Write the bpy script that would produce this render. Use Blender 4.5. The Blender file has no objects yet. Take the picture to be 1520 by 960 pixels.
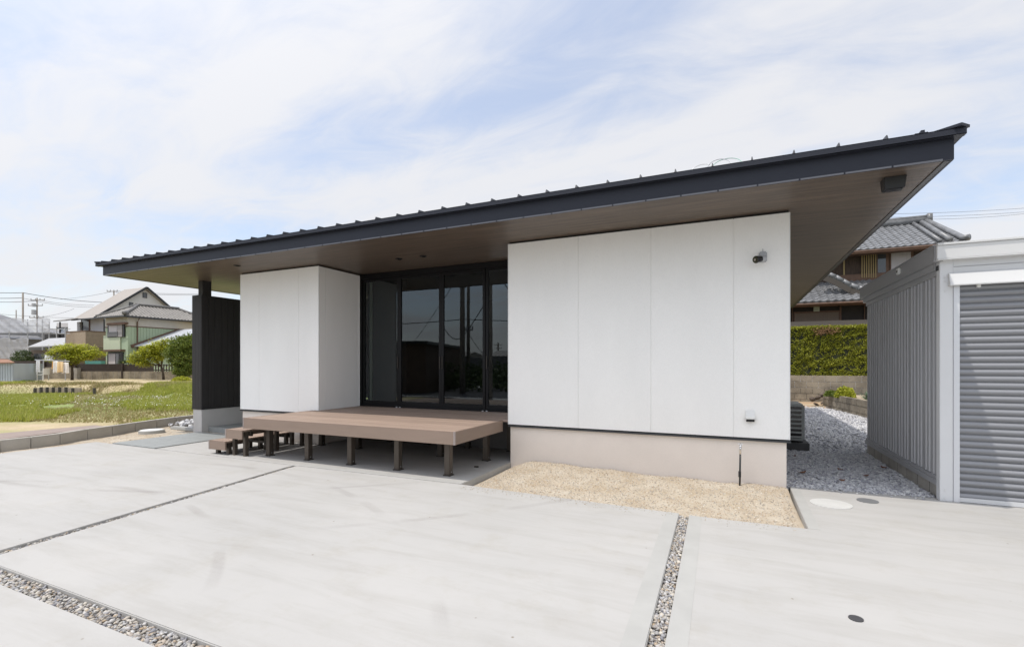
import bpy, bmesh, math, random
import numpy as np
from mathutils import Vector, Matrix
random.seed(7); rng = np.random.default_rng(7)
R = math.radians
S = bpy.context.scene
COL = S.collection

# ------------------------------------------------------------------ camera
FPX, CX, CY, CAMH = 715.0, 760.0, 541.0, 1.5
YAW = math.atan(325 / 715.0)
cam = bpy.data.cameras.new('camera'); camo = bpy.data.objects.new('camera', cam); COL.objects.link(camo)
camo.location = (0, 0, CAMH); camo.rotation_euler = (R(90), 0, YAW)
cam.sensor_width = 36; cam.lens = 36 * FPX / 1520; cam.shift_y = (CY - 480) / 1520
cam.clip_start = 0.05; cam.clip_end = 5000
S.camera = camo

# ------------------------------------------------------------------ sun and sky
SUNV = Vector((-.207, -.32, 1)).normalized()           # towards the sun
sl = bpy.data.lights.new('sun', 'SUN'); sl.energy = 2.9; sl.angle = R(0.53); sl.color = (1, .94, .865)
so = bpy.data.objects.new('sun', sl); COL.objects.link(so)
so.rotation_euler = SUNV.to_track_quat('Z', 'Y').to_euler(); so.location = (0, 0, 30)

W = bpy.data.worlds.new('World'); S.world = W; W.use_nodes = True
nt = W.node_tree; nt.nodes.clear()
def wn(t, **k):
    n = nt.nodes.new(t)
    for a, b in k.items(): setattr(n, a, b)
    return n
def wmath(op, a, b=None, c=None):
    n = wn('ShaderNodeMath', operation=op)
    for i, v in enumerate((a, b, c)):
        if v is None: continue
        if isinstance(v, (int, float)): n.inputs[i].default_value = v
        else: nt.links.new(v, n.inputs[i])
    return n.outputs[0]
wo = wn('ShaderNodeOutputWorld'); bg = wn('ShaderNodeBackground')
sky = wn('ShaderNodeTexSky', sky_type='NISHITA'); sky.sun_disc = False
sky.sun_elevation = math.asin(SUNV.z); sky.sun_rotation = math.atan2(SUNV.x, SUNV.y)
sky.air_density = 1.0; sky.dust_density = 1.0; sky.ozone_density = 1.5
tc = wn('ShaderNodeTexCoord'); sp = wn('ShaderNodeSeparateXYZ'); nt.links.new(tc.outputs['Generated'], sp.inputs[0])
zz = wmath('ADD', wmath('MAXIMUM', sp.outputs[2], 0.0), 0.22)
px_ = wmath('DIVIDE', sp.outputs[0], zz); py_ = wmath('DIVIDE', sp.outputs[1], zz)
cb = wn('ShaderNodeCombineXYZ'); nt.links.new(px_, cb.inputs[0]); nt.links.new(py_, cb.inputs[1])
mp = wn('ShaderNodeMapping'); mp.inputs['Rotation'].default_value = (0, 0, R(-30)); mp.inputs['Scale'].default_value = (.75, 1.5, 1)
mp.inputs['Location'].default_value = (2.3, 0, 0)
nt.links.new(cb.outputs[0], mp.inputs[0])
n1 = wn('ShaderNodeTexNoise'); n1.inputs['Scale'].default_value = 1.05; n1.inputs['Detail'].default_value = 7; n1.inputs['Roughness'].default_value = .52; n1.inputs['Distortion'].default_value = .55
nt.links.new(mp.outputs[0], n1.inputs['Vector'])
n2 = wn('ShaderNodeTexNoise'); n2.inputs['Scale'].default_value = 3.6; n2.inputs['Detail'].default_value = 6; n2.inputs['Roughness'].default_value = .6; n2.inputs['Distortion'].default_value = 1.0
nt.links.new(mp.outputs[0], n2.inputs['Vector'])
v = wmath('ADD', wmath('MULTIPLY', n1.outputs[0], .7), wmath('MULTIPLY', n2.outputs[0], .3))
rampn = wn('ShaderNodeMapRange'); rampn.interpolation_type = 'SMOOTHSTEP'
rampn.inputs[1].default_value = .34; rampn.inputs[2].default_value = .6; rampn.inputs[3].default_value = .46; rampn.inputs[4].default_value = .96
nt.links.new(v, rampn.inputs[0])
hz = wn('ShaderNodeMapRange'); hz.inputs[1].default_value = 0; hz.inputs[2].default_value = .33; hz.inputs[3].default_value = .93; hz.inputs[4].default_value = 0
nt.links.new(sp.outputs[2], hz.inputs[0])
fac = wmath('MAXIMUM', rampn.outputs[0], hz.outputs[0])
mixc = wn('ShaderNodeMix', data_type='RGBA'); nt.links.new(fac, mixc.inputs[0]); hs = wn('ShaderNodeHueSaturation'); hs.inputs['Saturation'].default_value = 1.12; hs.inputs['Value'].default_value = 1.45; nt.links.new(sky.outputs[0], hs.inputs['Color']); nt.links.new(hs.outputs[0], mixc.inputs[6])
mixc.inputs[7].default_value = (5.55, 5.57, 5.74, 1)
# thin cloud scatters forward: the sky is brighter around the sun itself
dts = wn('ShaderNodeVectorMath', operation='DOT_PRODUCT'); nt.links.new(tc.outputs['Generated'], dts.inputs[0]); dts.inputs[1].default_value = SUNV
glow = wmath('MULTIPLY_ADD', wmath('POWER', wmath('MAXIMUM', dts.outputs['Value'], 0.0), 3.0), 1.1, 1.0)
vs_ = wn('ShaderNodeVectorMath', operation='SCALE'); nt.links.new(mixc.outputs[2], vs_.inputs[0]); nt.links.new(glow, vs_.inputs['Scale'])
nt.links.new(vs_.outputs[0], bg.inputs[0]); bg.inputs[1].default_value = .15
nt.links.new(bg.outputs[0], wo.inputs[0])

S.view_settings.view_transform = 'Standard'; S.view_settings.look = 'None'
S.view_settings.exposure = 0.04; S.view_settings.gamma = 1.0
S.render.engine = 'CYCLES'
S.cycles.max_bounces = 10; S.cycles.diffuse_bounces = 5; S.cycles.glossy_bounces = 4; S.cycles.transmission_bounces = 6; S.cycles.transparent_max_bounces = 12

# ------------------------------------------------------------------ pixel <-> point design helpers (points at true distances)
AF = Vector((-math.sin(YAW), math.cos(YAW), 0)); AR = Vector((math.cos(YAW), math.sin(YAW), 0)); AO = Vector((0, 0, CAMH))
def ray(x, y): return AF + AR * ((x - CX) / FPX) + Vector((0, 0, (CY - y) / FPX))
def gz(x, y, z=0.0):
    d = ray(x, y); return AO + d * ((z - CAMH) / d.z)
def gy(x, y, Y):
    d = ray(x, y); return AO + d * (Y / d.y)
def gx(x, y, X):
    d = ray(x, y); return AO + d * (X / d.x)
def gd(x, y, D): return AO + ray(x, y) * D

# ------------------------------------------------------------------ materials
def mat(name, col, rough=.6, metal=0.0, var=0.0, vscale=3.0, stretch=(1, 1, 1), bump=0.0, bscale=40.0, col2=None, island=0.0, spec=.5, fine=0.0, fscale=60.0, bdist=.01):
    m = bpy.data.materials.new(name); m.use_nodes = True; t = m.node_tree; n = t.nodes; L = t.links
    b = n['Principled BSDF']; b.inputs['Roughness'].default_value = rough; b.inputs['Metallic'].default_value = metal
    b.inputs['Specular IOR Level'].default_value = spec
    tcn = n.new('ShaderNodeTexCoord'); mpn = n.new('ShaderNodeMapping'); mpn.inputs['Scale'].default_value = stretch
    L.new(tcn.outputs['Object'], mpn.inputs[0])
    c1 = (*col, 1); c2 = (*(col2 or tuple(min(1, c * (1 - var)) for c in col)), 1)
    out = None
    if var > 0 or col2:
        no = n.new('ShaderNodeTexNoise'); no.inputs['Scale'].default_value = vscale; no.inputs['Detail'].default_value = 5; no.inputs['Roughness'].default_value = .6
        L.new(mpn.outputs[0], no.inputs['Vector'])
        r = n.new('ShaderNodeMapRange'); r.inputs[1].default_value = .35; r.inputs[2].default_value = .65; L.new(no.outputs[0], r.inputs[0])
        mx = n.new('ShaderNodeMix'); mx.data_type = 'RGBA'; L.new(r.outputs[0], mx.inputs[0]); mx.inputs[6].default_value = c1; mx.inputs[7].default_value = c2
        out = mx.outputs[2]
    def hsv(fac_socket, amp, cur):
        h = n.new('ShaderNodeHueSaturation')
        r = n.new('ShaderNodeMapRange'); r.inputs[3].default_value = 1 - amp; r.inputs[4].default_value = 1 + amp; L.new(fac_socket, r.inputs[0])
        L.new(r.outputs[0], h.inputs['Value'])
        if cur is None: h.inputs['Color'].default_value = c1
        else: L.new(cur, h.inputs['Color'])
        return h.outputs[0]
    if fine > 0:
        nf = n.new('ShaderNodeTexNoise'); nf.inputs['Scale'].default_value = fscale; nf.inputs['Detail'].default_value = 3; L.new(mpn.outputs[0], nf.inputs['Vector'])
        out = hsv(nf.outputs[0], fine, out)
    if island > 0:
        g = n.new('ShaderNodeNewGeometry'); out = hsv(g.outputs['Random Per Island'], island, out)
    if out is None: b.inputs['Base Color'].default_value = c1
    else: L.new(out, b.inputs['Base Color'])
    if bump > 0:
        nb = n.new('ShaderNodeTexNoise'); nb.inputs['Scale'].default_value = bscale; nb.inputs['Detail'].default_value = 4; L.new(mpn.outputs[0], nb.inputs['Vector'])
        bp = n.new('ShaderNodeBump'); bp.inputs['Strength'].default_value = bump; bp.inputs['Distance'].default_value = bdist; L.new(nb.outputs[0], bp.inputs['Height']); L.new(bp.outputs[0], b.inputs['Normal'])
    return m
def ramp_island(name, cols, rough=.8, fine=.15, fscale=80, bump=.3, trans=0.0):
    m = bpy.data.materials.new(name); m.use_nodes = True; t = m.node_tree; n = t.nodes; L = t.links
    b = n['Principled BSDF']; b.inputs['Roughness'].default_value = rough; b.inputs['Specular IOR Level'].default_value = .3
    g = n.new('ShaderNodeNewGeometry'); cr = n.new('ShaderNodeValToRGB'); cr.color_ramp.interpolation = 'LINEAR'
    el = cr.color_ramp.elements
    while len(el) < len(cols): el.new(.5)
    for i, c in enumerate(cols): el[i].position = i / (len(cols) - 1); el[i].color = (*c, 1)
    L.new(g.outputs['Random Per Island'], cr.inputs[0])
    tcn = n.new('ShaderNodeTexCoord'); nf = n.new('ShaderNodeTexNoise'); nf.inputs['Scale'].default_value = fscale; L.new(tcn.outputs['Object'], nf.inputs['Vector'])
    h = n.new('ShaderNodeHueSaturation'); r = n.new('ShaderNodeMapRange'); r.inputs[3].default_value = 1 - fine; r.inputs[4].default_value = 1 + fine
    L.new(nf.outputs[0], r.inputs[0]); L.new(r.outputs[0], h.inputs['Value']); L.new(cr.outputs[0], h.inputs['Color']); L.new(h.outputs[0], b.inputs['Base Color'])
    if trans > 0:
        tr = n.new('ShaderNodeBsdfTranslucent'); L.new(h.outputs[0], tr.inputs[0]); ms = n.new('ShaderNodeMixShader'); ms.inputs[0].default_value = trans
        L.new(b.outputs[0], ms.inputs[1]); L.new(tr.outputs[0], ms.inputs[2]); L.new(ms.outputs[0], n['Material Output'].inputs[0])
    return m

M = {}
M['siding'] = mat('white_siding', (.92, .914, .89), .7, var=.04, vscale=1.5, bump=.45, bscale=170, stretch=(1, 1, .35), bdist=.005, fine=.05, fscale=120)
M['corner'] = mat('corner_trim_white', (.8, .8, .79), .5)
M['black_metal'] = mat('black_metal', (.018, .019, .021), .4, var=.2, vscale=2)
M['flash'] = mat('dark_flashing', (.045, .048, .052), .35, var=.15)
M['roofm'] = mat('charcoal_roof_metal', (.022, .025, .036), .5, spec=.3, var=.12, vscale=1.2, bump=.05, bscale=8)
M['roofsheet'] = mat('charcoal_roof_sheet', (.032, .035, .045), .45, var=.15, vscale=1)
M['found'] = mat('foundation_render', (.80, .725, .655), .85, var=.07, vscale=1.3, bump=.15, bscale=70, fine=.03)
M['found2'] = mat('foundation_grey', (.56, .55, .54), .85, var=.1, vscale=2, bump=.1)
M['fitting'] = mat('grey_fitting', (.42, .43, .45), .45, var=.05)
M['white_plastic'] = mat('white_plastic', (.78, .78, .75), .4, var=.05)
M['cam_dark'] = mat('dark_lens', (.01, .01, .012), .12)
M['deckb'] = mat('composite_deck', (.35, .26, .205), .62, var=.16, vscale=2.2, stretch=(.6, 9, 9), bump=.2, bscale=60, fine=.12, fscale=35, island=.11)
M['deckf'] = mat('composite_fascia', (.25, .185, .145), .6, var=.08, vscale=2, stretch=(1, 1, 6), fine=.04)
M['decktrim'] = mat('aluminium_trim', (.36, .31, .29), .35, metal=.4)
M['bronze'] = mat('bronze_aluminium', (.10, .082, .066), .38, metal=.35, var=.15, vscale=4)
M['bronze_d'] = mat('dark_bronze', (.045, .038, .032), .45, metal=.3)
M['frame'] = mat('door_frame_black', (.010, .010, .011), .4, var=.2, spec=.25)
M['blacksid'] = mat('charred_cladding', (.027, .025, .026), .6, var=.35, vscale=5, stretch=(5, 5, .3), bump=.25, bscale=60, bdist=.004)
M['porch'] = mat('porch_tile', (.29, .305, .30), .6, var=.1, vscale=6, bump=.1)
M['curtain'] = mat('pale_blind', (.40, .43, .34), .8, fine=.05)
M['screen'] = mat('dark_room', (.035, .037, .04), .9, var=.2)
M['garwhite'] = mat('shed_white_steel', (.67, .672, .665), .35, var=.03, vscale=1.2)
M['garlight'] = mat('shed_light_grey', (.66, .665, .67), .38, var=.04, vscale=1.5)
M['gargrey'] = mat('shed_grey_steel', (.34, .34, .35), .36, var=.08, vscale=1.4, stretch=(1, 1, .6))
M['shutter'] = mat('shutter_steel', (.26, .265, .28), .4, metal=.3, var=.08, vscale=2, stretch=(.3, 1, 12))
M['block'] = mat('concrete_block', (.40, .375, .335), .9, var=.25, vscale=3, bump=.4, bscale=60, fine=.12, fscale=90)
M['oldblock'] = mat('weathered_block', (.33, .285, .22), .95, var=.5, vscale=1.6, bump=.6, bscale=30, fine=.15)
M['greyblock'] = mat('kerb_concrete', (.44, .415, .37), .9, var=.15, vscale=2.5, bump=.3, bscale=60, fine=.08)
M['brownfence'] = mat('brown_slats', (.05, .036, .03), .6, var=.2)
M['bark'] = mat('bark', (.11, .085, .065), .9, var=.4, vscale=8, bump=.6, bscale=30)
M['sand'] = mat('sandy_fill', (.50, .445, .36), .95, var=.0, col2=(.41, .335, .24), vscale=3.0, bump=.8, bscale=90, fine=.16, fscale=140, bdist=.012)
M['soil'] = mat('dry_soil', (.42, .34, .24), .95, var=.3, vscale=1.5, bump=.5, bscale=20)
M['asphalt'] = mat('asphalt', (.055, .056, .06), .85, var=.2, vscale=3, bump=.3, bscale=150)
M['paint'] = mat('road_paint', (.75, .75, .72), .7, var=.1)
M['pole'] = mat('pole_concrete', (.26, .23, .20), .8, var=.2, vscale=2)
M['rust'] = mat('rusty_sheet', (.33, .17, .10), .8, var=.4, vscale=3)
M['galv'] = mat('painted_blue_grey_sheet', (.40, .46, .50), .5, var=.12, vscale=1.2, stretch=(1, 1, .3))
M['wire'] = mat('black_cable', (.03, .03, .035), .6)
M['stone_mixed'] = ramp_island('mixed_gravel', [(.24, .24, .25), (.42, .40, .35), (.18, .18, .20), (.48, .48, .48), (.38, .29, .19), (.30, .30, .31), (.55, .51, .44), (.24, .21, .18)], .7, .2)
M['stone_white'] = ramp_island('white_gravel', [(.33, .335, .36), (.58, .58, .59), (.25, .255, .29), (.68, .68, .67), (.42, .425, .45)], .75, .12)
M['sand_stone'] = ramp_island('sand_pebbles', [(.50, .43, .34), (.62, .56, .46), (.34, .25, .17), (.54, .47, .38), (.27, .25, .22), (.64, .60, .53)], .85, .1)
M['leaf_lime'] = ramp_island('lime_leaves', [(.26, .30, .03), (.44, .46, .04), (.34, .38, .04), (.55, .54, .06), (.20, .25, .03)], .5, .1, trans=.35)
M['leaf_green'] = ramp_island('green_leaves', [(.08, .12, .02), (.15, .20, .03), (.10, .15, .02), (.24, .28, .05), (.06, .09, .02)], .5, .1, trans=.25)
M['leaf_dark'] = ramp_island('dark_leaves', [(.03, .05, .02), (.06, .09, .03), (.10, .13, .05), (.04, .07, .02)], .5, .1, trans=.2)
M['leaf_hedge'] = ramp_island('hedge_leaves', [(.15, .16, .015), (.33, .34, .035), (.22, .25, .02), (.46, .45, .05), (.11, .13, .015), (.38, .38, .035)], .5, .1, trans=.25)
M['leaf_aloe'] = ramp_island('grey_green_leaves', [(.10, .17, .10), (.18, .26, .17), (.13, .2, .12)], .5, .1, trans=.1)
M['grassb'] = ramp_island('grass_blades', [(.28, .32, .05), (.44, .46, .08), (.34, .39, .06), (.54, .50, .17), (.23, .27, .05)], .6, .1, trans=.3)
M['straw'] = ramp_island('dry_grass_blades', [(.45, .36, .2), (.36, .30, .14), (.28, .28, .09), (.5, .42, .26)], .7, .1, trans=.2)
M['flower'] = mat('white_petals', (.75, .75, .7), .7)
M['dead_leaf'] = mat('dead_leaf', (.17, .07, .03), .6, var=.3, vscale=30)

def concrete_mat():
    m = mat('broom_concrete', (.420, .413, .397), .85, var=.0, col2=(.385, .380, .366), vscale=.55, bump=.12, bscale=160, fine=.03, fscale=220, bdist=.004)
    t = m.node_tree; n = t.nodes; L = t.links; b = n['Principled BSDF']
    cur = b.inputs['Base Color'].links[0].from_socket
    tcn = n.new('ShaderNodeTexCoord')
    mpn = n.new('ShaderNodeMapping'); mpn.inputs['Scale'].default_value = (.5, 3.2, 1); mpn.inputs['Rotation'].default_value = (0, 0, R(12)); L.new(tcn.outputs['Object'], mpn.inputs[0])
    no = n.new('ShaderNodeTexNoise'); no.inputs['Scale'].default_value = 1.6; no.inputs['Detail'].default_value = 6; no.inputs['Roughness'].default_value = .7; no.inputs['Distortion'].default_value = .4; L.new(mpn.outputs[0], no.inputs['Vector'])
    def mul(cur, fac, col):
        mx = n.new('ShaderNodeMix'); mx.data_type = 'RGBA'; mx.blend_type = 'MULTIPLY'; L.new(fac, mx.inputs[0]); L.new(cur, mx.inputs[6]); mx.inputs[7].default_value = (*col, 1); return mx.outputs[2]
    r = n.new('ShaderNodeMapRange'); r.inputs[1].default_value = .45; r.inputs[2].default_value = .75; r.inputs[4].default_value = .9; L.new(no.outputs[0], r.inputs[0])
    cur = mul(cur, r.outputs[0], (.87, .86, .84))
    n3 = n.new('ShaderNodeTexNoise'); n3.inputs['Scale'].default_value = 2.3; n3.inputs['Detail'].default_value = 8; n3.inputs['Roughness'].default_value = .75; L.new(tcn.outputs['Object'], n3.inputs['Vector'])
    r3 = n.new('ShaderNodeMapRange'); r3.inputs[1].default_value = .52; r3.inputs[2].default_value = .72; L.new(n3.outputs[0], r3.inputs[0])
    cur = mul(cur, r3.outputs[0], (.93, .915, .88))
    n4 = n.new('ShaderNodeTexVoronoi'); n4.inputs['Scale'].default_value = 3.1; L.new(tcn.outputs['Object'], n4.inputs['Vector'])
    r4 = n.new('ShaderNodeMapRange'); r4.inputs[1].default_value = .035; r4.inputs[2].default_value = .015; L.new(n4.outputs['Distance'], r4.inputs[0])
    cur = mul(cur, r4.outputs[0], (.55, .5, .42))
    # faint tyre scuffs: arcs of a wide turn, broken by noise
    sx = n.new('ShaderNodeSeparateXYZ'); L.new(tcn.outputs['Object'], sx.inputs[0])
    def ma(op, a, b_=None):
        q = n.new('ShaderNodeMath'); q.operation = op
        for i, v_ in enumerate((a, b_)):
            if v_ is None: continue
            if isinstance(v_, (int, float)): q.inputs[i].default_value = v_
            else: L.new(v_, q.inputs[i])
        return q.outputs[0]
    wv = n.new('ShaderNodeTexNoise'); wv.inputs['Scale'].default_value = 90; L.new(tcn.outputs['Object'], wv.inputs['Vector'])
    pt = n.new('ShaderNodeTexNoise'); pt.inputs['Scale'].default_value = 1.3; pt.inputs['Detail'].default_value = 1; L.new(tcn.outputs['Object'], pt.inputs['Vector'])
    ptr = n.new('ShaderNodeMapRange'); ptr.inputs[1].default_value = .48; ptr.inputs[2].default_value = .62; L.new(pt.outputs[0], ptr.inputs[0])
    for (cx_, cy_, rad, w, amt) in ((-6.5, -1.5, 4.9, .06, .9), (-6.5, -1.5, 6.3, .07, 1.0), (-9.0, 10.5, 7.6, .06, .9), (-9.0, 10.5, 9.1, .06, .9)):
        dx = ma('SUBTRACT', sx.outputs[0], cx_); dy = ma('SUBTRACT', sx.outputs[1], cy_)
        d = ma('SQRT', ma('ADD', ma('MULTIPLY', dx, dx), ma('MULTIPLY', dy, dy)))
        e = ma('ABSOLUTE', ma('SUBTRACT', d, rad))
        k = n.new('ShaderNodeMapRange'); k.interpolation_type = 'SMOOTHSTEP'; k.inputs[1].default_value = w; k.inputs[2].default_value = w * .4; k.inputs[3].default_value = 0; k.inputs[4].default_value = 1; L.new(e, k.inputs[0])
        f_ = ma('MULTIPLY', ma('MULTIPLY', k.outputs[0], ptr.outputs[0]), ma('MULTIPLY', wv.outputs[0], amt))
        cur = mul(cur, f_, (.76, .74, .735))
    L.new(cur, b.inputs['Base Color'])
    return m
M['concrete'] = concrete_mat()
M['conc_edge'] = mat('trowelled_edge', (.395, .394, .376), .8, var=.09, vscale=3, bump=.05)
def soffit_mat():
    m = mat('soffit_wood_grain', (.14, .104, .076), .42, col2=(.074, .056, .044), vscale=3.0, stretch=(.30, 7, 1), fine=.5, fscale=9, bump=.1, bscale=30)
    return m
M['soffit'] = soffit_mat()
def glass_mat():
    m = bpy.data.materials.new('door_glass'); m.use_nodes = True; t = m.node_tree; n = t.nodes; L = t.links; n.clear()
    o = n.new('ShaderNodeOutputMaterial'); g = n.new('ShaderNodeBsdfGlossy'); g.inputs['Roughness'].default_value = .0; g.inputs['Color'].default_value = (.86, .94, .98, 1)
    tr = n.new('ShaderNodeBsdfTransparent'); tr.inputs[0].default_value = (.5, .54, .53, 1)
    fr = n.new('ShaderNodeFresnel'); fr.inputs[0].default_value = 1.62
    no = n.new('ShaderNodeTexNoise'); no.inputs['Scale'].default_value = .9; tcn = n.new('ShaderNodeTexCoord'); L.new(tcn.outputs['Object'], no.inputs['Vector'])
    bp = n.new('ShaderNodeBump'); bp.inputs['Strength'].default_value = .03; bp.inputs['Distance'].default_value = .02; L.new(no.outputs[0], bp.inputs['Height']); L.new(bp.outputs[0], g.inputs['Normal'])
    ad = n.new('ShaderNodeMath'); ad.operation = 'MULTIPLY_ADD'; ad.inputs[1].default_value = 1.35; ad.inputs[2].default_value = .0; L.new(fr.outputs[0], ad.inputs[0])
    mx = n.new('ShaderNodeMixShader'); L.new(ad.outputs[0], mx.inputs[0]); L.new(tr.outputs[0], mx.inputs[1]); L.new(g.outputs[0], mx.inputs[2]); L.new(mx.outputs[0], o.inputs[0])
    return m
M['glass'] = glass_mat()
def net_mat():
    m = bpy.data.materials.new('scaffold_netting'); m.use_nodes = True; t = m.node_tree; n = t.nodes; L = t.links; n.clear()
    o = n.new('ShaderNodeOutputMaterial'); d = n.new('ShaderNodeBsdfDiffuse'); d.inputs[0].default_value = (.62, .63, .66, 1)
    tl = n.new('ShaderNodeBsdfTranslucent'); tl.inputs[0].default_value = (.6, .61, .64, 1)
    tr = n.new('ShaderNodeBsdfTransparent'); a = n.new('ShaderNodeMixShader'); a.inputs[0].default_value = .4; L.new(d.outputs[0], a.inputs[1]); L.new(tl.outputs[0], a.inputs[2])
    no = n.new('ShaderNodeTexNoise'); no.inputs['Scale'].default_value = .8; no.inputs['Detail'].default_value = 4; tcn = n.new('ShaderNodeTexCoord'); L.new(tcn.outputs['Object'], no.inputs['Vector'])
    r = n.new('ShaderNodeMapRange'); r.inputs[3].default_value = .15; r.inputs[4].default_value = .55; L.new(no.outputs[0], r.inputs[0])
    mx = n.new('ShaderNodeMixShader'); L.new(r.outputs[0], mx.inputs[0]); L.new(a.outputs[0], mx.inputs[1]); L.new(tr.outputs[0], mx.inputs[2]); L.new(mx.outputs[0], o.inputs[0])
    return m
M['net'] = net_mat()

# ------------------------------------------------------------------ object helpers
def tag(o, label=None, cat=None, group=None, kind=None):
    if label: o['label'] = label
    if cat: o['category'] = cat
    if group: o['group'] = group
    if kind: o['kind'] = kind
    return o
def empty(name, loc=(0, 0, 0), label=None, cat=None, group=None, rz=0):
    o = bpy.data.objects.new(name, None); COL.objects.link(o); o.location = loc; o.rotation_euler = (0, 0, rz); o.empty_display_size = .2
    return tag(o, label, cat, group)
def link_mesh(name, me, m, parent=None, world=True):
    o = bpy.data.objects.new(name, me); COL.objects.link(o)
    for mm in (m if isinstance(m, (list, tuple)) else [m]): me.materials.append(mm)
    if parent is not None:
        o.parent = parent
        if world:
            p = parent; off = Vector((0, 0, 0))
            while p is not None: off += p.location; p = p.parent
            o.location = -off
    return o
class MB:
    """collects solids in world coordinates into one mesh"""
    def __init__(s): s.v = []; s.f = []
    def add(s, vs, fs):
        b = len(s.v); s.v += [tuple(v) for v in vs]; s.f += [tuple(i + b for i in f) for f in fs]; return s
    def box(s, x0, x1, y0, y1, z0, z1):
        if x0 > x1: x0, x1 = x1, x0
        if y0 > y1: y0, y1 = y1, y0
        if z0 > z1: z0, z1 = z1, z0
        return s.add([(x0, y0, z0), (x1, y0, z0), (x1, y1, z0), (x0, y1, z0), (x0, y0, z1), (x1, y0, z1), (x1, y1, z1), (x0, y1, z1)],
                     [(0, 3, 2, 1), (4, 5, 6, 7), (0, 1, 5, 4), (1, 2, 6, 5), (2, 3, 7, 6), (3, 0, 4, 7)])
    def prism(s, poly, d):
        """poly: 3D points, extruded by vector d"""
        n = len(poly); a = [Vector(p) for p in poly]; b = [p + Vector(d) for p in a]
        return s.add(a + b, [tuple(range(n))[::-1], tuple(range(n, 2 * n))] + [(i, (i + 1) % n, n + (i + 1) % n, n + i) for i in range(n)])
    def quad(s, *p): return s.add(p, [tuple(range(len(p)))])
    def bar(s, a, b, w, h, up=(0, 0, 1)):
        a = Vector(a); b = Vector(b); d = (b - a).normalized(); u = Vector(up); r_ = d.cross(u)
        if r_.length < 1e-4: r_ = d.cross(Vector((1, 0, 0)))
        r_.normalize(); u = r_.cross(d).normalized()
        P = []
        for q in (a, b):
            for (i, j) in ((-1, -1), (1, -1), (1, 1), (-1, 1)): P.append(q + r_ * (w / 2 * i) + u * (h / 2 * j))
        return s.add(P, [(0, 3, 2, 1), (4, 5, 6, 7), (0, 1, 5, 4), (1, 2, 6, 5), (2, 3, 7, 6), (3, 0, 4, 7)])
    def tube(s, pts, rad, seg=8, cap=True):
        pts = [Vector(p) for p in pts]; n = len(pts); base = len(s.v)
        rads = rad if isinstance(rad, (list, tuple)) else [rad] * n
        for i, p in enumerate(pts):
            d = (pts[min(i + 1, n - 1)] - pts[max(i - 1, 0)]).normalized()
            u = Vector((0, 0, 1)) if abs(d.z) < .9 else Vector((1, 0, 0))
            a = d.cross(u).normalized(); b = a.cross(d).normalized()
            for k in range(seg):
                t = 2 * math.pi * k / seg; s.v.append(tuple(p + (a * math.cos(t) + b * math.sin(t)) * rads[i]))
        for i in range(n - 1):
            for k in range(seg):
                q = base + i * seg; s.f.append((q + k, q + (k + 1) % seg, q + seg + (k + 1) % seg, q + seg + k))
        if cap:
            s.f.append(tuple(base + k for k in range(seg))[::-1]); s.f.append(tuple(base + (n - 1) * seg + k for k in range(seg)))
        return s
    def disc(s, c, r, h, seg=32): return s.tube([c, (c[0], c[1], c[2] + h)], r, seg)
    def build(s, name, m, parent=None, smooth=False, bevel=0.0):
        me = bpy.data.meshes.new(name); me.from_pydata(s.v, [], s.f); me.validate(); me.update()
        bm = bmesh.new(); bm.from_mesh(me); bmesh.ops.recalc_face_normals(bm, faces=bm.faces)
        if bevel > 0: bmesh.ops.bevel(bm, geom=bm.edges[:], offset=bevel, segments=2, affect='EDGES', clamp_overlap=True)
        bm.to_mesh(me); bm.free()
        if smooth: me.shade_smooth()
        return link_mesh(name, me, m, parent)
def np_obj(name, V, F, m, parent=None):
    V = np.asarray(V, dtype=np.float32); F = np.asarray(F, dtype=np.int32); k = F.shape[1]
    me = bpy.data.meshes.new(name); me.vertices.add(len(V)); me.vertices.foreach_set('co', V.ravel())
    me.loops.add(F.size); me.loops.foreach_set('vertex_index', F.ravel())
    me.polygons.add(len(F)); me.polygons.foreach_set('loop_start', np.arange(0, F.size, k, dtype=np.int32)); me.update(calc_edges=True)
    return link_mesh(name, me, m, parent)
_bm = bmesh.new(); bmesh.ops.create_icosphere(_bm, subdivisions=1, radius=1); ICV = np.array([v.co[:] for v in _bm.verts]); ICF = np.array([[v.index for v in f.verts] for f in _bm.faces]); _bm.free()
def rotmats(n, flat=False):
    a = rng.uniform(0, 2 * np.pi, n); c, s_ = np.cos(a), np.sin(a); z = np.zeros(n); o = np.ones(n)
    Rz = np.stack([c, -s_, z, s_, c, z, z, z, o], 1).reshape(n, 3, 3)
    amp = .5 if flat else np.pi
    b = rng.uniform(-amp, amp, n); c, s_ = np.cos(b), np.sin(b)
    Rx = np.stack([o, z, z, z, c, -s_, z, s_, c], 1).reshape(n, 3, 3)
    g = rng.uniform(-amp, amp, n); c, s_ = np.cos(g), np.sin(g)
    Ry = np.stack([c, z, s_, z, o, z, -s_, z, c], 1).reshape(n, 3, 3)
    return Rz @ Rx @ Ry
def stones(name, P, size, m, parent=None, jitter=.35):
    n = len(P); sz = rng.uniform(*size, n)[:, None] * rng.uniform(.55, 1.25, (n, 3)) * np.array([1, .85, .6])
    B = ICV[None] * (1 + rng.uniform(-jitter, jitter, (n, len(ICV), 1))) * sz[:, None, :]
    B = np.einsum('nij,nkj->nki', rotmats(n, True), B) + np.asarray(P)[:, None, :]
    F = (ICF[None] + (np.arange(n) * len(ICV))[:, None, None]).reshape(-1, 3)
    return np_obj(name, B.reshape(-1, 3), F, m, parent)
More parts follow.
